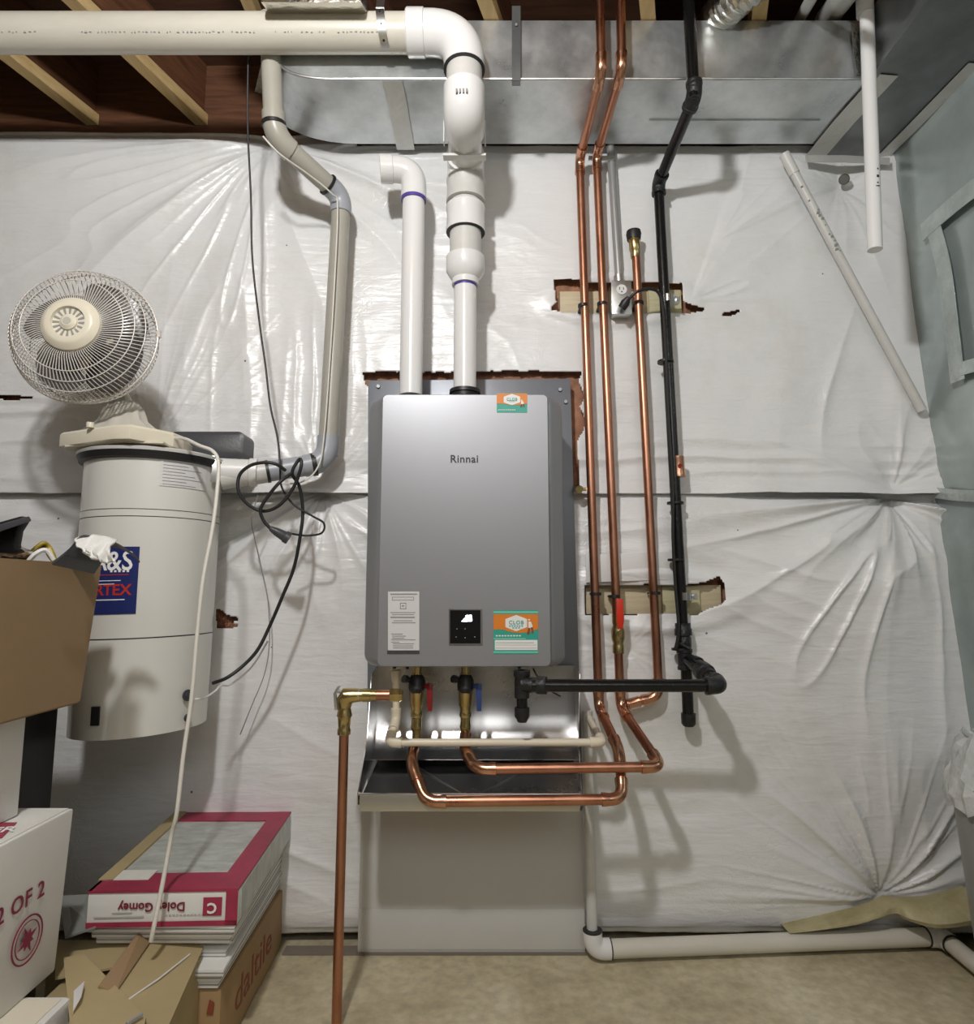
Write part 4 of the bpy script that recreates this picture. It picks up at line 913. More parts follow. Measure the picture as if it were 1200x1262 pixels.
# creases pressed in the floor
m0, m1, m2 = V(((fl.x+fr_.x)/2+.0, yf+.03, fz-.018)), V((bx0+.09, yb-.05, bz-.0105)), V((bx1-.09, yb-.05, bz-.0105))
obj('pressed_crease', B().tube([m1, m0], .0016, 6), M['pan'], dp2); obj('pressed_crease', B().tube([m2, m0], .0016, 6), M['pan'], dp2)
def side(s):
    xb = bx0 if s < 0 else bx1; xf = fl.x if s < 0 else fr_.x; e = .002*s
    xt = xb
    prof = [V((xb,yb,tz)), V((xb,yb-.09,tz-.01)), V((xb+(xf-xb)*.55,yf*.62,bz+.06)), V((xf,yf,fz)), V((xf,yf,fz-.024)), V((xb,yb,bz-.004))]
    return B().prism(prof, (e,0,0))
obj('side_panel', side(-1), M['pan'], dp2); obj('side_panel', side(1), M['pan'], dp2)
cut = .018
obj('front_lip', B().prism([V((fl.x,yf+.02,fbz+.004)), V((fl.x+.004,yf,fbz)), V((fr_.x-.004,yf,fbz)), V((fr_.x,yf+.02,fbz+.004)), V((fr_.x,yf+.02,fbz+.006)), V((fr_.x-.004,yf+.002,fbz+.006)), V((fl.x+.004,yf+.002,fbz+.006)), V((fl.x,yf+.02,fbz+.006))], (0,0,fz-fbz-.004)), M['panlip'], dp2)
obj('rim_wire', B().tube([V((fl.x,yf+.03,fz+.004)), V((fl.x,yf+.002,fz)), V((fr_.x,yf+.002,fz)), V((fr_.x,yf+.03,fz+.004))], .0028, 8), M['steel'], dp2)
obj('bottom_skirt', B().box((fl.x+.03, yf+.01, fbz-.003), (fr_.x, -.036, fbz+.002)), M['kraft'], dp2)
for px in (546, 608): p = P(px,915,.04); obj('rivet', B().sphere((p.x,-.038,p.z), .006, 12, 8), M['steel'], dp2)
# ---- service valves
def svalve(px, label, hm, hlabel, side):
    t = thing('service_valve', label, 'valve', P(px,915,.17)); d = .17
    zt_, z1_, z2_, z3_, z4_ = [P(px,y,d).z for y in (826, 838, 851, 878, 918)]
    xc = P(px,870,d).x
    obj('nipple', B().turn((xc,-d,hz0+.005), (xc,-d,z1_), [(0,.011),(.6,.011),(.6,.0135),(1,.0135)], 14), M['brass'], t)
    obj('body', B().turn((xc,-d,z1_+.006), (xc,-d,z3_), [(0,.013),(.1,.019),(.3,.020),(.34,.0185),(.8,.0165),(.85,.0135),(1,.013)], 22), M['brass'], t)
    obj('cap', B().turn((xc,-d,z1_+.01), (xc-.0,-d-.012,z2_-.006), [(0,.016),(.3,.021),(.8,.019),(1,.010)], 16), M['black'], t)
    obj('outlet_tube', B().turn((xc,-d,z3_+.001), (xc,-d,z4_), [(0,.0135),(.08,.015),(.16,.0135),(.18,.0115),(.4,.0125),(.44,.0135),(.55,.0125),(.6,.0105),(1,.010)], 18), M['brass'], t)
    kx = xc+side*.028; k0, k1 = P(0,848,d).z, P(0,875,d).z
    b = B(); b.turn((xc+side*.012,-d-.006,k0+.006), (kx+side*.004,-d-.012,k0+.006), [(0,.005),(.6,.006),(1,.008)], 12)
    b.loft([[V((kx-.004,-d-.016,k0+.012)),V((kx+.012,-d-.016,k0+.012)),V((kx+.012,-d-.008,k0+.012)),V((kx-.004,-d-.008,k0+.012))],[V((kx+.0,-d-.018,k1)),V((kx+.011,-d-.018,k1)),V((kx+.011,-d-.012,k1)),V((kx+.0,-d-.012,k1))]])
    obj('handle', b, M[hm], t, bevel=.001, label=hlabel)
    obj('drain_port', B().turn((xc-.008,-d-.004,z1_-.002), (xc-.03,-d-.024,z1_+.006), [(0,.007),(.7,.007),(.7,.0095),(1,.0095)], 12), M['black'], t)
svalve(513.5, 'brass service valve with dark red handle under the water heater', 'darkred', 'dark red handle', 1)
svalve(573.5, 'brass service valve with blue handle under the water heater', 'blue', 'blue handle', 1)
tag(obj('sensor_wire', B().tube(smooth([P(657,824,.2), P(661,832,.21), P(667,840,.2), P(676,850,.1), P(690,858,.05)],6), .002, 6), M['black']), 'thin black wire under the right end of the water heater', 'wire')
tag(obj('brass_fitting', B().turn(P(708,601,.02), P(714,603,.06), [(0,.008),(.5,.008),(.5,.011),(1,.011)], 8).turn(P(714,603,.045), P(722,603,.045), [(0,.006),(1,.005)], 10), M['brass']), 'small brass fitting between the water heater plate and the first copper pipe', 'fitting')

# ================================================================ canister
dT = .20; cT = P(188, 640, dT); rT = .158; zT1 = P(183,552,dT+.15).z; zT0 = P(178,913,dT+.15).z
vc = thing('vacuum_canister', 'ivory central vacuum canister on the wall under the fan', 'vacuum', (cT.x, -dT, zT0))
cx, cy = cT.x, -dT
TL = math.radians(1.2)
def tk(x, y, z): # lean slightly as in the photo
    return V((cx+x, cy+y, z+x*math.tan(math.radians(2.6))*max(0, (zT1-z)/(zT1-zT0))))
def rad(z):
    t = (z-zT0)/(zT1-zT0); return rT*(.93+.045*t+.010*math.sin(PI*t))
def shell(z0, z1, grow=0, n=72, m=14, rounded=False):
    loops = []
    for k in range(m+1):
        z = z0+(z1-z0)*k/m; r = rad(z)+grow
        loops.append([tk(r*math.cos(2*PI*i/n), r*math.sin(2*PI*i/n), z) for i in range(n)])
    return B().loft(loops)
zs1, zs2, zs3 = P(180,627,dT+.15).z, P(180,636,dT+.15).z, P(180,789,dT+.17).z
obj('lower_body', shell(zT0, zs3-.0015), M['tank'], vc)
obj('middle_body', shell(zs3+.0015, zs2-.001), M['tank'], vc)
obj('band', shell(zs2+.001, zs1-.001, .0008, m=2), M['tank'], vc)
obj('upper_body', shell(zs1+.001, zT1-.02), M['tank'], vc)
obj('inner_core', shell(zT0+.02, zT1-.03, -.003, m=3), M['darkgrey'], vc)
zr = zT1
obj('rim_gasket', B().turn((cx,cy,zr-.022), (cx,cy,zr-.004), [(0,rT-.002),(.1,rT+.007),(.9,rT+.012),(1,rT+.008)], 72), M['black'], vc)
obj('lid', B().turn((cx,cy,zr-.005), (cx,cy,zr+.02), [(0,rT+.010),(.25,rT+.013),(.4,rT+.004),(.5,rT-.03),(.52,rT-.06)], 72), M['white'], vc)
vdir = math.atan2(-D-cy, -cx)      # azimuth towards the camera
def tmap(az0, z0, off=.0012):
    def f(x, y, h):
        a = az0 + x/rT; r = rad(z0+y)+off+h; return tk(r*math.cos(a), r*math.sin(a), z0+y)
    return f
def az_of(px, py):
    # azimuth of the canister surface seen at (px, py)
    r0 = ray(px, py); o = V((0,-D,H)); a = r0.x**2+r0.y**2; bq = 2*((o.x-cx)*r0.x+(o.y-cy)*r0.y); c_ = (o.x-cx)**2+(o.y-cy)**2-rT**2
    dsc = max(0, bq*bq-4*a*c_); t = (-bq-math.sqrt(dsc))/(2*a); p = o+r0*t; return math.atan2(p.y-cy, p.x-cx), p.z
a0, z0 = az_of(137, 714); ah, zh = az_of(172, 674); al, zl_ = az_of(170, 757)
hh = (zh-zl_)/2; half = abs(ah-a0)*rT; zc_ = (zh+zl_)/2
f = tmap(a0, zc_); st = obj('brand_sticker', patch(B(), f, -half, half, -hh, hh, .0006, 16), M['navy'], vc, label='navy blue sticker with white and red lettering')
f2 = tmap(a0, zc_, .002)
b = B(); put_text(b, 'A&S', .060, lambda x, y, h: f2(x*.88-half*.06, y+hh*.55, h), bold=.012); patch(b, lambda x,y,h: f2(x,y,h), -half*.8, half*.62, hh*.165, hh*.185, .0004, 8) if False else None
for k in range(5): patch(b, f2, -half*.1+k*.009, -half*.1+k*.009+.005, hh*.24, hh*.30, .0004, 1)
patch(b, f2, -half*.8, half*.55, -hh*.56, -hh*.59, .0004, 8); patch(b, f2, -half*.8, half*.35, hh*.0, hh*-.02, .0004, 8); patch(b, f2, -half*.8, half*.1, hh*-.1, hh*-.12, .0004, 8)
obj('white_lettering', b, M['whiteink'], st)
b = B(); put_text(b, 'VORTEX', .034, lambda x, y, h: f2(x-half*.42, y-hh*.30, h), bold=.02); patch(b, f2, -half*.8, half*.65, hh*.15, hh*.175, .0004, 10); obj('red_lettering', b, M['red'], st)
a1, z1q = az_of(230, 583); f = tmap(a1, z1q); f3 = tmap(a1, z1q, .002)
lb2 = obj('rating_label', patch(B(), f, -.058, .058, -.036, .036, .0005, 12), M['label'], vc)
b = B(); random.seed(9)
for k in range(9): patch(b, f3, -.052, -.052+random.uniform(.05,.10), .028-k*.0075, .0293-k*.0075, .0003, 8)
obj('fine_print', b, M['greyink'], lb2)
aw, zw = az_of(114, 883); f = tmap(aw, zw, .0); obj('power_switch', patch(B(), f, -.010, .010, -.020, .020, .004, 3), M['black'], vc)
for px, py, r in ((231,860,.013),(231,888,.009)):
    aw, zw = az_of(px, py); p = tk((rT-.002)*math.cos(aw), (rT-.002)*math.sin(aw), zw); n = V((math.cos(aw), math.sin(aw), 0)); obj('port', B().turn(p, p+n*.006, [(0,r),(.6,r),(.6,r*.6),(1,r*.55)], 18), M['darkgrey'], vc)
p0, p1 = P(262,583,.25), P(318,583,.16); obj('intake_spout', B().turn(V((cx+rT*.6,-.2,p1.z)), V((p1.x-.0,-.165,p1.z)), [(0,.033),(.86,.033),(.88,.036),(1,.036)], 24), M['white'], vc)
lat = B(); q = tk(rT*math.cos(math.radians(-12)), rT*math.sin(math.radians(-12)), zr-.03)
lat.loft([[q+V((-.004,-.008,.035)),q+V((.014,-.004,.035)),q+V((.014,.004,.035)),q+V((-.004,.002,.035))],[q+V((.006,-.012,.005)),q+V((.018,-.006,.005)),q+V((.018,0,.005)),q+V((.006,-.004,.005))],[q+V((.0,-.006,-.03)),q+V((.012,-.002,-.03)),q+V((.012,.004,-.03)),q+V((.0,.0,-.03))]])
obj('latch', lat, M['zinc'], vc)
# muffler
m0, m1 = P(214,556,.14), P(306,568,.14)
zq0, zq1 = P(290,569,.14).z, P(290,541,.14).z
lp = []
for t_, g in ((0,.008),(.06,0),(.94,0),(1,.008)):
    y = -.10-.075*t_; lp.append(rrect(m0.x+g, m1.x-g, zq0+g, zq1+.012-g, y, .018-g*.5))
mf = tag(obj('exhaust_muffler', B().loft(lp), M['darkgrey'], angle=50), 'charcoal plastic muffler box behind the canister lid', 'muffler')

# ================================================================ fan
zbf = zr+.0085
fn = thing('desk_fan', 'cream desk fan with wire grille on top of the vacuum canister', 'fan', (cx-.02, cy, zbf))
def fb(px, py, d, z=zbf): p = PZ(px, py, z); return p
fl_, ff, fr2 = P(63,548,.33), P(134,545,.43), P(226,550,.26)
poly = [V((fl_.x, -.27, 0)), V((fl_.x+.005,-.31,0)), V((ff.x-.02, -.385, 0)), V((ff.x+.02,-.388,0)), V((fr2.x,-.31,0)), V((fr2.x+.005,-.27,0)), V((fr2.x-.03,-.12,0)), V((fl_.x+.08,-.12,0))]
zb0 = zbf; zb1 = zb0+.032
obj('base', B().loft([[p+V((0,0,zb0+.004)) for p in poly], [p+V((0,0,zb1)) for p in poly], [V((p.x*.97+cx*.03, p.y*.95-.27*.05, zb1+.006)) for p in poly]]), M['cream'], fn, bevel=.0015, angle=20)
poly2 = [V((fl_.x+.025,-.32,0)), V((ff.x+.0,-.365,0)), V((ff.x+.08,-.355,0)), V((fr2.x-.01,-.28,0)), V((fl_.x+.06,-.16,0))]
obj('base_plate', B().prism([p+V((0,0,zb0+.001)) for p in poly2], (0,0,.004)), M['cream'], fn)
hc = P(106, 416, .36); 
nx_, ny_ = cx+.02-.0, -.27; ax_ = P(152,520,.27).x
lp = []
for k, (zf, w, dy) in enumerate(((0,.115,.06),(.25,.075,.05),(.45,.055,.042),(.8,.045,.036),(1,.030,.03))):
    z = zb1+.004+zf*.085; lp.append([V((ax_+w*math.cos(a)*(1+.05*math.cos(12*a)), -.27+dy*math.sin(a)*(1+.05*math.cos(12*a)), z)) for a in [2*PI*i/48 for i in range(48)]])
obj('neck', B().loft(lp), M['neck'], fn)
obj('button', B().turn((P(104,527,.38).x,-.36,zb1+.004), (P(104,527,.38).x,-.36,zb1+.016), [(0,.008),(1,.008)], 12), M['cream'], fn)
# head
nrm = V((.10,-.99,.06)).normalized(); uu = V((1,0,0)); uu = (uu-nrm*uu.dot(nrm)).normalized(); ww = uu.cross(nrm)*-1
if ww.z < 0: ww = -ww
def hd(r, a, h): return hc+uu*r*math.cos(a)+ww*r*math.sin(a)+nrm*h
Rf = .158
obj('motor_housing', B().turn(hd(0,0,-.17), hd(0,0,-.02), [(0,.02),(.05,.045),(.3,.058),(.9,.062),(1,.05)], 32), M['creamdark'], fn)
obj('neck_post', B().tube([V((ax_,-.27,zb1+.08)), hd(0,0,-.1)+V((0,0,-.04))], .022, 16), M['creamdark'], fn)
def ringt(r, h, w, n=72): return B().tube2([], V((0,0,1)), 3) if False else B().loft([[hd(r+w*math.cos(b_), 2*PI*i/n, h+w*math.sin(b_)) for b_ in [2*PI*k/8 for k in range(8)]] for i in range(n+1)], cap=False)
def grille(front):
    b = B(); s = 1 if front else -1; nW = 96 if front else 88
    prof = [(.052,.062),(.075,.066),(.105,.064),(.128,.056),(.145,.038),(.155,.018),(Rf,.002)] if front else [(.05,-.075),(.09,-.072),(.12,-.062),(.142,-.044),(.154,-.02),(Rf,-.002)]
    tw = .35 if front else -.5
    for k in range(nW):
        a0 = 2*PI*k/nW
        b.tube([hd(r, a0+tw*(r/Rf)**1.5, h) for r, h in prof], .00115, 4)
    for r, h in ([(.108,.0635),(.1295,.0555),(.146,.037)] if front else [(.12,-.062),(.144,-.042)]):
        q = ringt(r, h, .0013); b.add(q.v, q.f)
    return b
obj('rear_grille', grille(False), M['wire'], fn, angle=80)
obj('front_grille', grille(True), M['wire'], fn, angle=80)
obj('grille_rim', B().add(*(lambda q: (q.v, q.f))(ringt(Rf, 0, .0034))), M['wire'], fn, angle=80)
obj('grille_clip', B().box(tuple(hd(Rf+.001,.1,0)-V((.004,.004,.008))), tuple(hd(Rf+.001,.1,0)+V((.006,.004,.008)))), M['wire'], fn)
def blade(k):
    vs = []; fs = []; na, nr = 14, 10; a0 = 2*PI*k/4+.6
    for s in (0, 1):
        for i in range(nr+1):
            r = .034+(.138-.034)*i/nr; t = i/nr; half = (.42+.46*math.sin(min(1, t*1.15)*PI*.62))*(1-.35*t**6); sw = .35*t
            for j in range(na+1):
                q = j/na*2-1; a = a0+sw+q*half; h = -.012+q*.022*(.5+.5*t)+s*.0025; vs.append(hd(r*(1-.05*q*q*t), a, h))
    m_ = (nr+1)*(na+1)
    for s in (0, 1):
        for i in range(nr):
            for j in range(na): q = s*m_+i*(na+1)+j; fs.append((q, q+1, q+na+2, q+na+1))
    edge = [i*(na+1) for i in range(nr+1)]+[nr*(na+1)+j for j in range(1, na+1)]+[i*(na+1)+na for i in range(nr-1, -1, -1)]+[j for j in range(na-1, 0, -1)]
    for i in range(len(edge)): a, c = edge[i], edge[(i+1) % len(edge)]; fs.append((a, c, c+m_, a+m_))
    return B().add(vs, fs)
for k in range(4): obj('blade', blade(k), M['blade'], fn, angle=60)
obj('spinner', B().turn(hd(0,0,-.03), hd(0,0,.03), [(0,.036),(.7,.036),(1,.025)], 28), M['blade'], fn)
hb = obj('hub_badge', B().turn(hd(0,0,.058), hd(0,0,.082), [(0,.050),(.1,.0625),(.5,.062),(.9,.052),(1,.046),(1,.036),(.72,.034),(.70,.004)], 48), M['cream'], fn, angle=28)
b = B()
for k in range(16):
    a = 2*PI*k/16
    b.loft([[hd(r, a+s*w, h) for r, s, w in ((.020,-1,.075),(.020,1,.075),(.0335,1,.085),(.0335,-1,.085))] for h in (.0745,.0762)])
obj('vent_slots', b, M['greyink'], hb)
obj('hub_cap', B().turn(hd(0,0,.072), hd(0,0,.084), [(0,.019),(.6,.018),(.8,.014),(1,.011),(1,.0085)], 28), M['cream'], hb)
obj('hub_center', B().turn(hd(0,0,.082), hd(0,0,.0848), [(0,.009),(1,.0085)], 20), M['neck'], hb)
# ---- cords
def cord(name, pts, r, m, label, cat='cord', n=8):
    return tag(obj(name, B().tube(smooth(pts, n), r, 8), M[m], angle=80), label, cat)
wc = thing('fan_cord', 'long white power cord hanging from the fan base down past the canister', 'cord', P(190,1145,.5))
obj('cord', B().tube(smooth([P(215,540,.30), P(228,541,.33), P(245,549,.37), P(262,556,.38), P(269,570,.385), P(268,600,.40), P(262,650,.42), P(250,715,.44), P(243,780,.45), P(236,860,.46), P(226,930,.47), P(218,1000,.48), P(211,1030,.47), P(202,1080,.48), P(190,1140,.50), P(186,1160,.50)], 6), .0042, 10), M['cord'], wc, angle=80)
cord('hanging_wire', [P(306,60,.30), P(305,150,.25), P(309,240,.22), P(311,320,.2), P(320,400,.2), P(327,450,.2), P(333,500,.2), P(342,540,.2), P(345,575,.21), P(347,600,.2), P(362,622,.2), P(385,636,.19), P(399,645,.18), P(396,657,.18), P(376,660,.18), P(356,657,.2), P(350,655,.21)], .0026, 'black', 'thin dark wire hanging from the ceiling to the coiled black cord')
bc = thing('canister_power_cord', 'black power cord with plug looped over the grey tubing beside the canister', 'cord', P(268,838,.2))
obj('cord', B().tube(smooth([P(262,842,.25), P(280,835,.22), P(300,820,.2), P(318,800,.19), P(333,770,.18), P(348,735,.18), P(362,700,.18), P(370,660,.19), P(373,630,.19), P(369,600,.2), P(360,583,.22), P(369,566,.22), P(371,575,.225), P(362,600,.22), P(345,622,.22), P(325,630,.22), P(306,622,.23), P(294,606,.24), P(295,586,.24), P(308,574,.24), P(325,570,.24), P(340,572,.235), P(352,580,.22)], 8), .0042, 10), M['black'], bc, angle=80)
obj('cord', B().tube(smooth([P(360,583,.22), P(345,594,.24), P(330,612,.24), P(321,628,.24), P(325,642,.235), P(334,652,.23)], 8), .0042, 10), M['black'], bc, angle=80)
obj('plug', B().turn(P(333,651,.23), P(356,664,.22), [(0,.006),(.3,.010),(.75,.013),(.8,.015),(1,.015)], 14), M['darkgrey'], bc)
cord('white_wire_pair', [P(240,862,.38), P(252,860,.36), P(265,852,.31), P(272,845,.27), P(285,843,.2), P(310,822,.17), P(330,790,.16)], .0024, 'white', 'thin white wires joining the lower right side of the canister')
cord('hanging_wire', [P(318,610,.16), P(310,640,.14), P(313,660,.1), P(322,700,.06), P(330,740,.05), P(332,790,.05), P(326,830,.05), P(310,870,.05), P(296,905,.05)], .0014, 'greyink', 'hair-thin grey wire trailing down the sheet beside the black cord')
# ================================================================ boxes, lower left
def slab(b, pts, vec): return b.prism(pts, vec)
def boxwalls(parent, corners_top, corners_bot, m, names=('side_panel',)*4, th=.004):
    for i in range(4):
        a, b_, c, d = corners_top[i], corners_top[(i+1)%4], corners_bot[(i+1)%4], corners_bot[i]
        obj(names[i], B().panel([a,b_,c,d], th), m, parent)
# ---- tile carton stack
dA, dB = .45, .04
TL_, TR_ = P(108,1098,dA), P(294,1094,dA); BR_, BLk = P(359,998,dB), P(217,999,dB)
zt = (TL_.z+TR_.z)/2
def atz(p, z): return V((p.x, p.y, z))
q_top = [PZ(109,1098,zt), PZ(294,1095,zt), PZ(359,1000,zt), PZ(219,1000,zt)]
zbox = P(290,1141,dA).z
ct = thing('tile_carton', 'crimson and white carton of marble-look tiles on top of the stack', 'carton', atz(q_top[0].lerp(q_top[2],.5), zbox))
low = [atz(p, zbox) for p in q_top]
obj('carton_body', B().loft([low, [atz(p, zt-.004) for p in q_top]]), M['whitecard'], ct, bevel=.002)
fr0, fr1 = q_top[0], q_top[1]; ex = (q_top[1]-q_top[0]).normalized(); ey = (q_top[3]-q_top[0]).normalized(); ey2 = (q_top[2]-q_top[1]).normalized()
def bil(u, v, h=0): return (q_top[0].lerp(q_top[1], u)).lerp(q_top[3].lerp(q_top[2], u), v)+V((0,0,h))
win = (.17, .93-.07, .20, .83)
u0, u1, v0, v1 = .17, .84, .17, .85
def fr(b, u0_, u1_, v0_, v1_, h0=-.004, h1=.0): 
    return b.loft([[bil(u0_,v0_,h0), bil(u1_,v0_,h0), bil(u1_,v1_,h0), bil(u0_,v1_,h0)], [bil(u0_,v0_,h1), bil(u1_,v0_,h1), bil(u1_,v1_,h1), bil(u0_,v1_,h1)]])
obj('window_frame', fr(fr(fr(fr(B(), 0, 1, 0, v0), 0, 1, v1, 1), u1, 1, v0, v1), .0, .02, 0, .12), M['pink'], ct)
obj('left_flap', fr(B(), -.012, u0*.52, .10, 1.0, -.004, .0022), M['carton2'], ct)
obj('flap_scrap', fr(B(), .05, .33, v0-.07, v0+.03, .0, .001), M['whitecardtop'], ct)
obj('tile_face', fr(B(), u0*.5, u1, v0, v1, -.02, -.003), M['tile'], ct)
# front face print
FRm = plane_map(q_top[0].lerp(q_top[1],.5)+V((0,-.0012,(zbox-zt)/2)), ex, (0,0,1))
w = (q_top[1]-q_top[0]).length; hgt = zt-zbox
b = B(); patch(b, FRm, -w/2, w/2, -hgt/2, -hgt*.36, .001); patch(b, FRm, w*.42, w/2, -hgt/2, hgt/2, .001); patch(b, FRm, -w/2, w*.42, hgt*.44, hgt/2, .001); obj('crimson_border', b, M['pink'], ct)
b = B(); patch(b, FRm, w*.27, w*.395, -hgt*.22, hgt*.28, .0014); obj('crimson_emblem', b, M['pink'], ct)
up = lambda x, y, h: FRm(-x, -y, h+.0012)     # the lettering stands upside down
b = B(); put_text(b, 'Doley Gomey', .0225, lambda x, y, h: up(x+w*.07, y-.004, h), bold=.02)
obj('crimson_lettering', b, M['pinkdark'], ct)
b = B(); put_text(b, 'C', .026, lambda x, y, h: up(x-w*.333, y-.001, h+.002), bold=.03); obj('emblem_letter', b, M['whiteink'], ct)
b = B()
for k in range(12): patch(b, FRm, w*.02+k*.007, w*.02+k*.007+.0045, -hgt*.20, -hgt*.17, .0012)
patch(b, FRm, -w*.33, -w*.2, -hgt*.12, -hgt*.09, .0012); patch(b, FRm, -w*.45, -w*.12, -hgt*.24, -hgt*.20, .0012); obj('small_print', b, M['paleink'], ct)
for s in (.30,): obj('side_label', B().panel([q_top[1].lerp(q_top[2],.04)+V((.0014,0,-.006)), q_top[1].lerp(q_top[2],.97)+V((.0014,0,-.006)), atz(q_top[1].lerp(q_top[2],.97), zbox+.004)+V((.0014,0,0)), atz(q_top[1].lerp(q_top[2],.04), zbox+.004)+V((.0014,0,0))], .001), M['tile'], ct)
# ---- tile trays / thin cartons below
ords = ['topmost', 'second', 'third', 'fourth', 'fifth', 'sixth', 'seventh', 'lowest']
ztb = P(262,1226,dA-.0).z; nT = 8; zc0 = zbox-.001; hT = (zc0-ztb)/nT
tray0 = None
for k in range(nT):
    z1 = zc0-hT*k; z0 = z1-hT*.86; dx = [-.004,-.012,-.020,-.026,-.032,-.020,-.030,-.036][k]; yo = [.0,.012,.022,.05,.035,-.005,.006,.012][k]
    fr_x = q_top[1].x+dx; fy = q_top[1].y+yo; bxk = q_top[2].x-.012+dx*.3; by = q_top[2].y
    base = [V((q_top[0].x-.005+.004*k, fy, 0)), V((fr_x, fy, 0)), V((bxk, by, 0)), V((q_top[3].x-.02, by, 0))]
    t = thing('tile_tray', 'thin pale edged tile flat, %s of the eight under the crimson carton' % ords[k], 'tile flat', V((fr_x-.1, fy+.2, z0)), 'thin tile flats under the crimson carton')
    obj('tray', B().loft([[p+V((0,0,z0)) for p in base], [p+V((0,0,z1)) for p in base]]), M['whitecard'], t, bevel=.0022)
    g = [V((p.x*.99+bxk*.01, p.y, 0)) for p in base]
    obj('lid_seam', B().loft([[p+V((0,0,z0+hT*.40))+(V((.0008,0,0)) if i in (1,2) else V((0,0,0)))+(V((0,-.0008,0)) if i in (0,1) else V((0,0,0))) for i, p in enumerate(base)], [p+V((0,0,z0+hT*.50))+(V((.0008,0,0)) if i in (1,2) else V((0,0,0)))+(V((0,-.0008,0)) if i in (0,1) else V((0,0,0))) for i, p in enumerate(base)]]), M['greyink'], t)
# ---- daltile carton
zd = ztb-.002
dc = thing('tile_carton', 'brown cardboard tile carton standing at the bottom of the stack with vertical lettering', 'carton', V((q_top[1].x-.15, q_top[1].y+.2, 0)))
rb = [V((q_top[0].x, q_top[1].y+.02, 0)), V((q_top[1].x-.032, q_top[1].y+.018, 0)), V((q_top[2].x-.014, q_top[2].y, 0)), V((q_top[3].x, q_top[3].y, 0))]
obj('carton_body', B().loft([[p+V((0,0,.003)) for p in rb], [p+V((0,0,zd)) for p in rb]]), M['daltan'], dc, bevel=.003)
sd = (rb[2]-rb[1]).normalized(); mid = rb[1].lerp(rb[2], .49)+V((0,0,zd*.50))
b = B(); put_text(b, 'daltile', zd*.62, (lambda f: (lambda x, y, h: f(x*1.22, y, h)))(plane_map(mid, sd, (0,0,1))), spacing=1.0)
obj('lettering', b, M['brownred'], dc)
b = B(); b.panel([P(258,1232,dA-.018), P(264,1236,dA-.018), P(262,1250,dA-.018), P(254,1250,dA-.018)], .001); obj('print_mark', b, M['brownred'], dc)
# ---- white box "2 OF 2"
dW = .55; fc = P(91,996,dW); Xw = fc.x; zw1 = fc.z; zw0 = P(74,1196,dW).z
yn = -1.12
wb = thing('white_carton', 'white cardboard box with dark red 2 OF 2 print on its side', 'box', (Xw-.2, -.8, zw0))
obj('carton_body', B().hexa([(Xw-.42,yn,zw0),(Xw-.008,yn,zw0),(Xw-.012,-dW,zw0),(Xw-.42,-dW,zw0)], [(Xw-.42,yn,zw1),(Xw,yn,zw1),(Xw,-dW,zw1),(Xw-.42,-dW,zw1)]), M['whitecard'], wb, bevel=.004)
obj('top_panel', B().hexa([(Xw-.42,yn,zw1),(Xw-.006,yn,zw1),(Xw-.006,-dW-.006,zw1),(Xw-.42,-dW-.006,zw1)], [(Xw-.42,yn,zw1+.002),(Xw-.006,yn,zw1+.002),(Xw-.006,-dW-.006,zw1+.002),(Xw-.42,-dW-.006,zw1+.002)]), M['whitecardtop'], wb)
def sidept(px, py): p = PX(px, py, Xw-.003); return p
SM = lambda px, py: plane_map(sidept(px,py)+V((.0005,0,0)), (0,1,0), (0,0,1))
b = B(); 
s0 = sidept(30,1124); put_text(b, '2 OF 2', .037, SM(26,1113), bold=.008, spacing=1.08)
c0 = sidept(33,1158); rr = abs(sidept(33,1126).z-sidept(33,1191).z)/2*.86
CM = SM(33,1158)
def ringflat(b, r0, r1, n=40): 
    vs = []; fs = []
    for k in range(n):
        a = 2*PI*k/n
        for r, h in ((r0,0),(r1,0),(r1,.0012),(r0,.0012)): vs.append(CM(r*math.cos(a), r*math.sin(a), h))
    for k in range(n):
        for j in range(4): fs.append((k*4+j, k*4+(j+1)%4, ((k+1)%n)*4+(j+1)%4, ((k+1)%n)*4+j))
    b.add(vs, fs)
ringflat(b, rr*.93, rr); ringflat(b, rr*.74, rr*.78)
star = []
for k in range(16): a = 2*PI*k/16+.4; r = rr*(.62 if k % 4 == 0 else (.26 if k % 2 else .42)); star.append((r*math.cos(a), r*math.sin(a)))
b.prism([CM(x, y, 0) for x, y in star], V((.0012,0,0)))
obj('maroon_print', b, M['maroonink'], wb, label='dark red lettering and round star emblem')
b = B(); b.prism([PZ(-20,1014,zw1+.003), PZ(21,1014,zw1+.003), PZ(2,1033,zw1+.003), PZ(-20,1033,zw1+.003)], (0,0,.0008)); obj('red_top_band', b, M['pink'], wb)
b = B(); put_text(b, 'FR', .035, plane_map(PZ(4,1023,zw1+.004), V((1,.25,0)), V((-.25,1,0))), bold=.01); obj('white_top_letters', b, M['whiteink'], wb)
# lower white box
c0 = P(76,1198,.60); X2 = P(90,1212,.62).x; 
lw = thing('white_carton', 'plain white box directly beneath the 2 OF 2 box', 'box', (X2-.2, -.9, 0))
obj('carton_body', B().box((X2-.42, -1.15, .003), (X2, -.615, zw0-.003)), M['whitecard'], lw, bevel=.012)
obj('lid_edge', B().box((X2-.41, -1.14, zw0-.004), (X2-.012, -.63, zw0-.001)), M['cream'], lw)
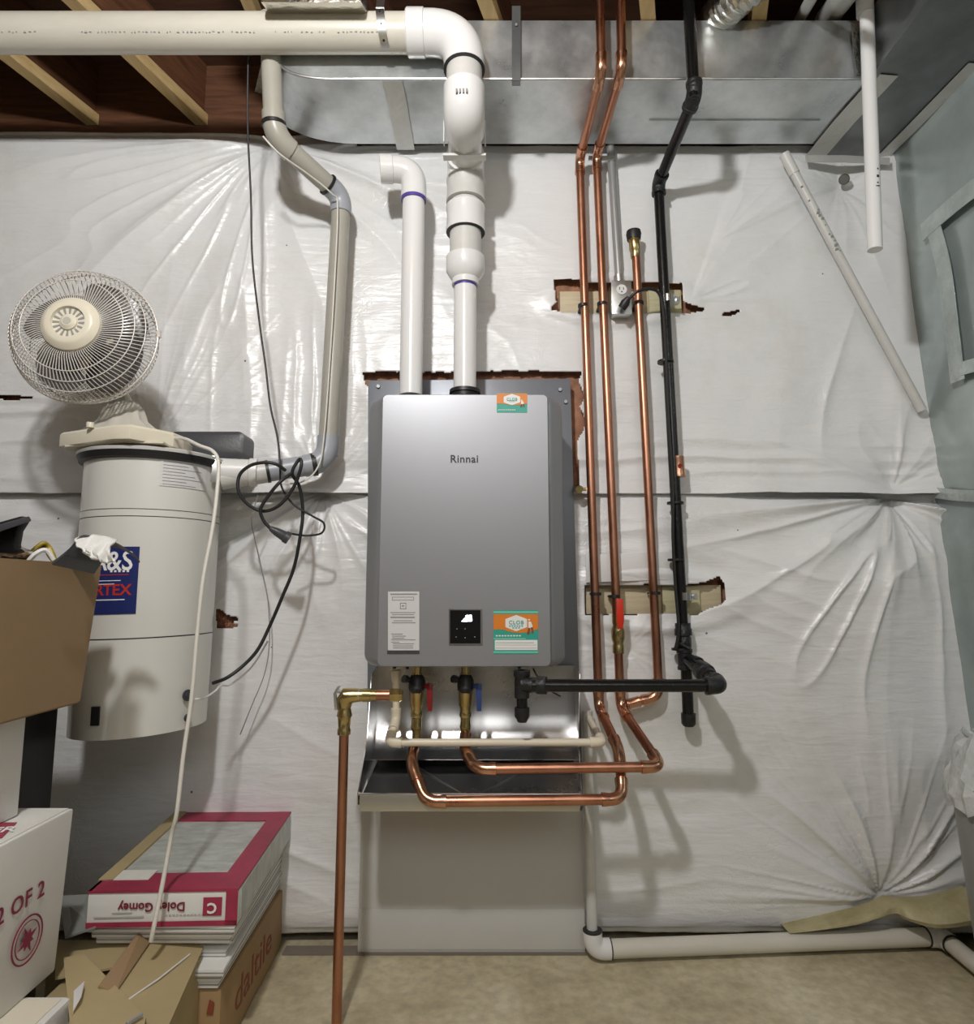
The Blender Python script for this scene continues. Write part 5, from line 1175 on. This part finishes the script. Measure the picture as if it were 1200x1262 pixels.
# ---- brown box held high at left
dK = .52; k1 = P(123,692,dK); kb = P(96,864,dK+.0)
Xk = k1.x; zk1 = k1.z
bk = thing('cardboard_box', 'open brown cardboard box stuffed with junk at left', 'box', (Xk-.2, -.75, kb.z))
near = PX(2, 693, Xk-.02); zk1 = P(60,694,.6).z
T = [V((Xk,-dK,zk1)), V((Xk+.0,-1.10,zk1)), V((Xk-.42,-1.10,zk1)), V((Xk-.42,-dK,zk1))]
Bt = [V((kb.x,-dK,kb.z)), V((kb.x,-1.10,kb.z)), V((Xk-.40,-1.10,kb.z)), V((Xk-.40,-dK,kb.z))]
boxwalls(bk, T, Bt, M['carton']); obj('bottom_panel', B().panel(Bt, .004), M['carton'], bk)
# what it stands on: tall white box
tw = thing('white_carton', 'tall plain white box under the brown box of junk, at the left edge', 'box', (Xk-.3, -.8, 0))
xw = P(19,930,.62).x
tw.location = (xw-.15, -.8, zw1)
obj('carton_body', B().box((xw-.3, -.98, zw1+.004), (xw, -.60, kb.z-.006)), M['whitecard'], tw, bevel=.004)
# upright black panel filling the gap
bl2 = thing('black_panel', 'black panel filling the gap beside the canister', 'board', P(40,1100,.3))
xa_, xb_ = P(12,950,.30).x, P(66,950,.30).x
obj('panel', B().box((xa_-.3, -.42, .003), (xb_, -.30, P(40,850,.3).z)), M['black'], bl2, bevel=.004)
# contents
jk = thing('black_plastic_part', 'black angular plastic part sticking out of the brown box', 'plastic part', P(10,690,.7))
dj_ = .66
o0 = [P(-60,665,dj_), P(0,647,dj_), P(36,637,dj_), P(39,641,dj_), P(30,655,dj_), P(27,672,dj_), P(36,700,dj_), P(-60,700,dj_)]
obj('shell', B().loft([o0, [p+V((.0,-.02,.0)) for p in o0]]), M['black'], jk, bevel=.004)
obj('flange', B().loft([[P(-60,664,dj_-.04),P(36,636,dj_-.04),P(39,642,dj_-.04),P(-60,676,dj_-.04)],[P(-60,664,dj_+.06),P(36,636,dj_+.06),P(39,642,dj_+.06),P(-60,676,dj_+.06)]]), M['darkgrey'], jk, bevel=.002)
def lump(name, c, r, sc_, m, label, cat, seed, amp=.25):
    random.seed(seed); b = B().sphere(c, r, 26, 18, sc_); c = V(c); out = []
    for p in b.v:
        d = V(p)-c; f_ = 1+amp*(math.sin(d.x*90+seed)*math.sin(d.z*110+seed*2)*.5+random.uniform(-.12,.12)+.5*math.sin(d.y*70+d.x*60)); out.append(tuple(c+d*f_))
    b.v = out; return tag(obj(name, b, M[m], angle=25), label, cat)
lump('crumpled_foil', P(10,684,.66), .028, (1.4,1,.5), 'foil', 'crumpled foil under the black plastic part in the brown box', 'foil', 4)
def yel():
    b = B()
    for k in range(6):
        o = k*.8; b.tube(smooth([P(26,697,.66-.008*k), P(36+o,684-o,.65-.008*k), P(52+o,670+k*1.6,.64-.008*k), P(60-o*.4,674+k,.63), P(66-o,686,.63), P(69+k,700,.63)], 6), .0042, 8)
    return b
tag(obj('yellow_cord', yel(), M['yellow'], angle=80), 'looped yellow cord sticking out of the brown box', 'cord')
tag(obj('cable_loop', B().tube(smooth([P(30,699,.68),P(42,684,.68),P(56,678,.67),P(66,690,.66)],6), .004, 8), M['white']), 'white cable loop below the yellow cord in the brown box', 'cable')
# flap with torn white bag over the box corner
fp = thing('grey_sheet_flap', 'dark folded sheet leaning out of the brown box corner', 'sheet', P(100,692,.6))
tp = smooth([P(64,693,.72), P(85,676,.70), P(100,660,.67), P(120,662,.64), P(142,668,.61), P(166,683,.58)], 6)
loops = []
for i, p in enumerate(tp):
    t_ = i/(len(tp)-1); loops.append([p, p+V((0,.12-.10*t_,-.012)), p+V((0,.12-.10*t_,-.016)), p+V((0,0,-.004))])
obj('sheet', B().loft(loops), M['darkgrey'], fp)
obj('underside', B().loft([[P(66,693,.64),P(92,674,.62),P(113,688,.60),P(124,693,.58)],[P(66,693,.60),P(92,675,.58),P(113,688,.57),P(124,693,.56)]]), M['darkgrey'], fp)
tb = B(); random.seed(11)
def bagsurf():
    nu, nv = 30, 18; pts = []
    for j in range(nv+1):
        for i in range(nu+1):
            u, v = i/nu, j/nv
            a = P(97+48*u, 661+4*u+4*math.sin(PI*u)*-1, .66-.03*u); c = P(108+33*u, 682+13*math.sin(min(1,u*1.2)*PI*.55)-2*u, .69-.03*u)
            p = a.lerp(c, v); p.y -= .018*math.sin(PI*v)+.006*math.sin(u*19+v*7)*math.sin(v*9+u*5); pts.append(p)
    fs = [(j*(nu+1)+i, j*(nu+1)+i+1, (j+1)*(nu+1)+i+1, (j+1)*(nu+1)+i) for j in range(nv) for i in range(nu)]
    return pts, fs
vs, fs = bagsurf(); m_ = len(vs); 
o = obj('torn_bag', B().add(vs, fs), M['whitecard'], angle=30); md = o.modifiers.new('t', 'SOLIDIFY'); md.thickness = .004
tag(o, 'torn white bag lying on the dark flap over the brown box corner', 'bag')
# ---- tan cardboard, bottom centre-left
zg = .235
ob1 = thing('cardboard_box', 'tan cardboard box with open flaps at bottom left in front of the tile stack', 'box', P(160,1240,.9))
g = [P(249,1166,.62), P(236,1262,.80), P(190,1330,.95), P(70,1330,.95)]
top = [P(190,1150,.60), P(250,1166,.62), P(215,1262,.85), P(96,1290,.95)]
zt_ = .19
def zb(px, py): return PZ(px, py, .215)
qa, qb, qc, qd = zb(78,1160), zb(247,1166), zb(186,1275), zb(-40,1275)
qb = V((qb.x, qb.y, qb.z))
xr_, yk0 = PZ(249,1168,.215).x, PZ(249,1168,.215).y
pb = [V((xr_-.22, yk0, 0)), V((xr_, yk0, 0)), V((xr_+.015, yk0-.40, 0)), V((xr_-.22, yk0-.40, 0))]
obj('carton_body', B().loft([[p+V((0,0,.003)) for p in pb], [p+V((0,0,.20)) for p in pb]]), M['carton2'], ob1, bevel=.002)
def flap(px, m='carton2', nm='flap', th=.004, flip=False): obj(nm, B().panel(px, th, flip), M[m], ob1)
h1, h2, h3 = .205, .215, .235
flap([PZ(190,1148,.225), PZ(251,1166,.212), PZ(196,1290,.212), PZ(90,1290,.225)])
flap([PZ(122,1215,.235), PZ(176,1142,.25), PZ(192,1150,.230), PZ(142,1224,.228)], 'carton', 'standing_flap', .003)
flap([PZ(78,1180,.232), PZ(104,1176,.235), PZ(180,1253,.228), PZ(170,1300,.225), PZ(90,1300,.23)], 'carton2', 'loose_flap')
obj('torn_edge', B().tube([PZ(158,1232,.221), PZ(196,1206,.221), PZ(234,1176,.216)], .0016, 6), M['whitecard'], ob1)
obj('torn_edge', B().tube([PZ(156,1262,.236), PZ(166,1255,.236), PZ(175,1250,.236)], .003, 6), M['greyink'], ob1)
tcd = thing('cardboard_sheet', 'flat tan cardboard lying behind the open flaps, below the tile stack', 'cardboard', PZ(120,1170,.2))
obj('sheet', B().panel([PZ(68,1158,.216), PZ(168,1160,.216), PZ(150,1190,.216), PZ(68,1205,.216)], .004), M['carton2'], tcd)
obj('support_box', B().loft([[V((p.x,p.y,.003)) for p in (PZ(60,1156,.22),PZ(200,1156,.22),PZ(200,1164,.22),PZ(60,1164,.22))], [V((p.x,p.y,.210)) for p in (PZ(60,1156,.22),PZ(200,1156,.22),PZ(200,1164,.22),PZ(60,1164,.22))]]), M['carton2'], tcd)
tag(obj('paper_scrap', B().panel([PZ(91,1221,.238), PZ(104,1209,.245), PZ(100,1228,.245), PZ(90,1246,.238)], .001), M['white']), 'small white paper scrap between the cardboard flaps and white box', 'paper')
gs = thing('grey_liner', 'grey plastic lined box in shadow left of the tile stack', 'box', PZ(90,1140,.2))
obj('panel', B().panel([P(74,1104,.36), P(108,1102,.36), P(118,1142,.46), P(80,1155,.46)], .004), M['bin'], gs)
# ---- trash can at the right edge
tc_ = P(1235, 1000, .32); zt2 = P(1172,960,.30).z
tcn = thing('trash_can', 'grey trash can at the right edge', 'trash can', (tc_.x, -.36, 0))
ccx = PX(1171, 962, 0.001).x if False else None
rt = .15; xl = P(1164,962,.30).x; ccx = xl+rt; ccy = -.36
b = B().turn((ccx,ccy,.003), (ccx,ccy,zt2), [(0,rt*.76),(0.02,rt*.80),(.95,rt*.985),(.95,rt*1.03),(1,rt*1.03),(1,rt*.97),(.9,rt*.95),(.1,rt*.78)], 48)
obj('bin_body', b, M['bin'], tcn)
b = B(); random.seed(3); loops = []
n = 64
for k, (zf, rf) in enumerate(((-.05,1.05),(-.02,1.08),(.01,1.04),(.04,.97),(.075,.90),(.10,.80),(.09,.68))):
    loops.append([V((ccx+rt*rf*math.cos(2*PI*i/n)*(1+.035*math.sin(i*2.1+k)+random.uniform(-.012,.012)), ccy+rt*rf*math.sin(2*PI*i/n)*(1+.035*math.sin(i*1.7+k)), zt2+zf+.008*math.sin(i*1.3+k*2))) for i in range(n)])
tag(obj('bin_liner', b.loft(loops, cap=False), M['bag'], angle=30), 'crumpled clear plastic liner over the trash can rim', 'liner')
# ================================================================ light
def point(name, loc, watts, r, col=(1,1,1)):
    l = bpy.data.lights.new(name, 'POINT'); l.energy = watts; l.shadow_soft_size = r; l.color = col
    o = bpy.data.objects.new(name, l); sc.collection.objects.link(o); o.location = loc; return o
def area(name, loc, tgt, watts, sx, sy, col=(1,1,1)):
    l = bpy.data.lights.new(name, 'AREA'); l.energy = watts; l.shape = 'RECTANGLE'; l.size = sx; l.size_y = sy; l.color = col
    o = bpy.data.objects.new(name, l); sc.collection.objects.link(o); o.location = loc
    o.rotation_euler = (V(tgt)-V(loc)).to_track_quat('-Z', 'Y').to_euler(); return o
point('ceiling_bulb', (-.34, -1.68, 2.17), 76, .05, (1,.99,.975))
area('fill_light', (.3, -3.2, 2.25), (.1, -.4, .4), 13, 1.4, .9, (1,.985,.97))  # invented soft fill high behind the camera, added to lift the shadows
w = bpy.data.worlds.new('world'); sc.world = w; w.use_nodes = True
w.node_tree.nodes['Background'].inputs[0].default_value = (.75,.8,.85,1); w.node_tree.nodes['Background'].inputs[1].default_value = .05
vs_ = sc.view_settings; vs_.view_transform = 'Standard'; vs_.look = 'None'; vs_.gamma = 1; vs_.exposure = .04; vs_.use_curve_mapping = False
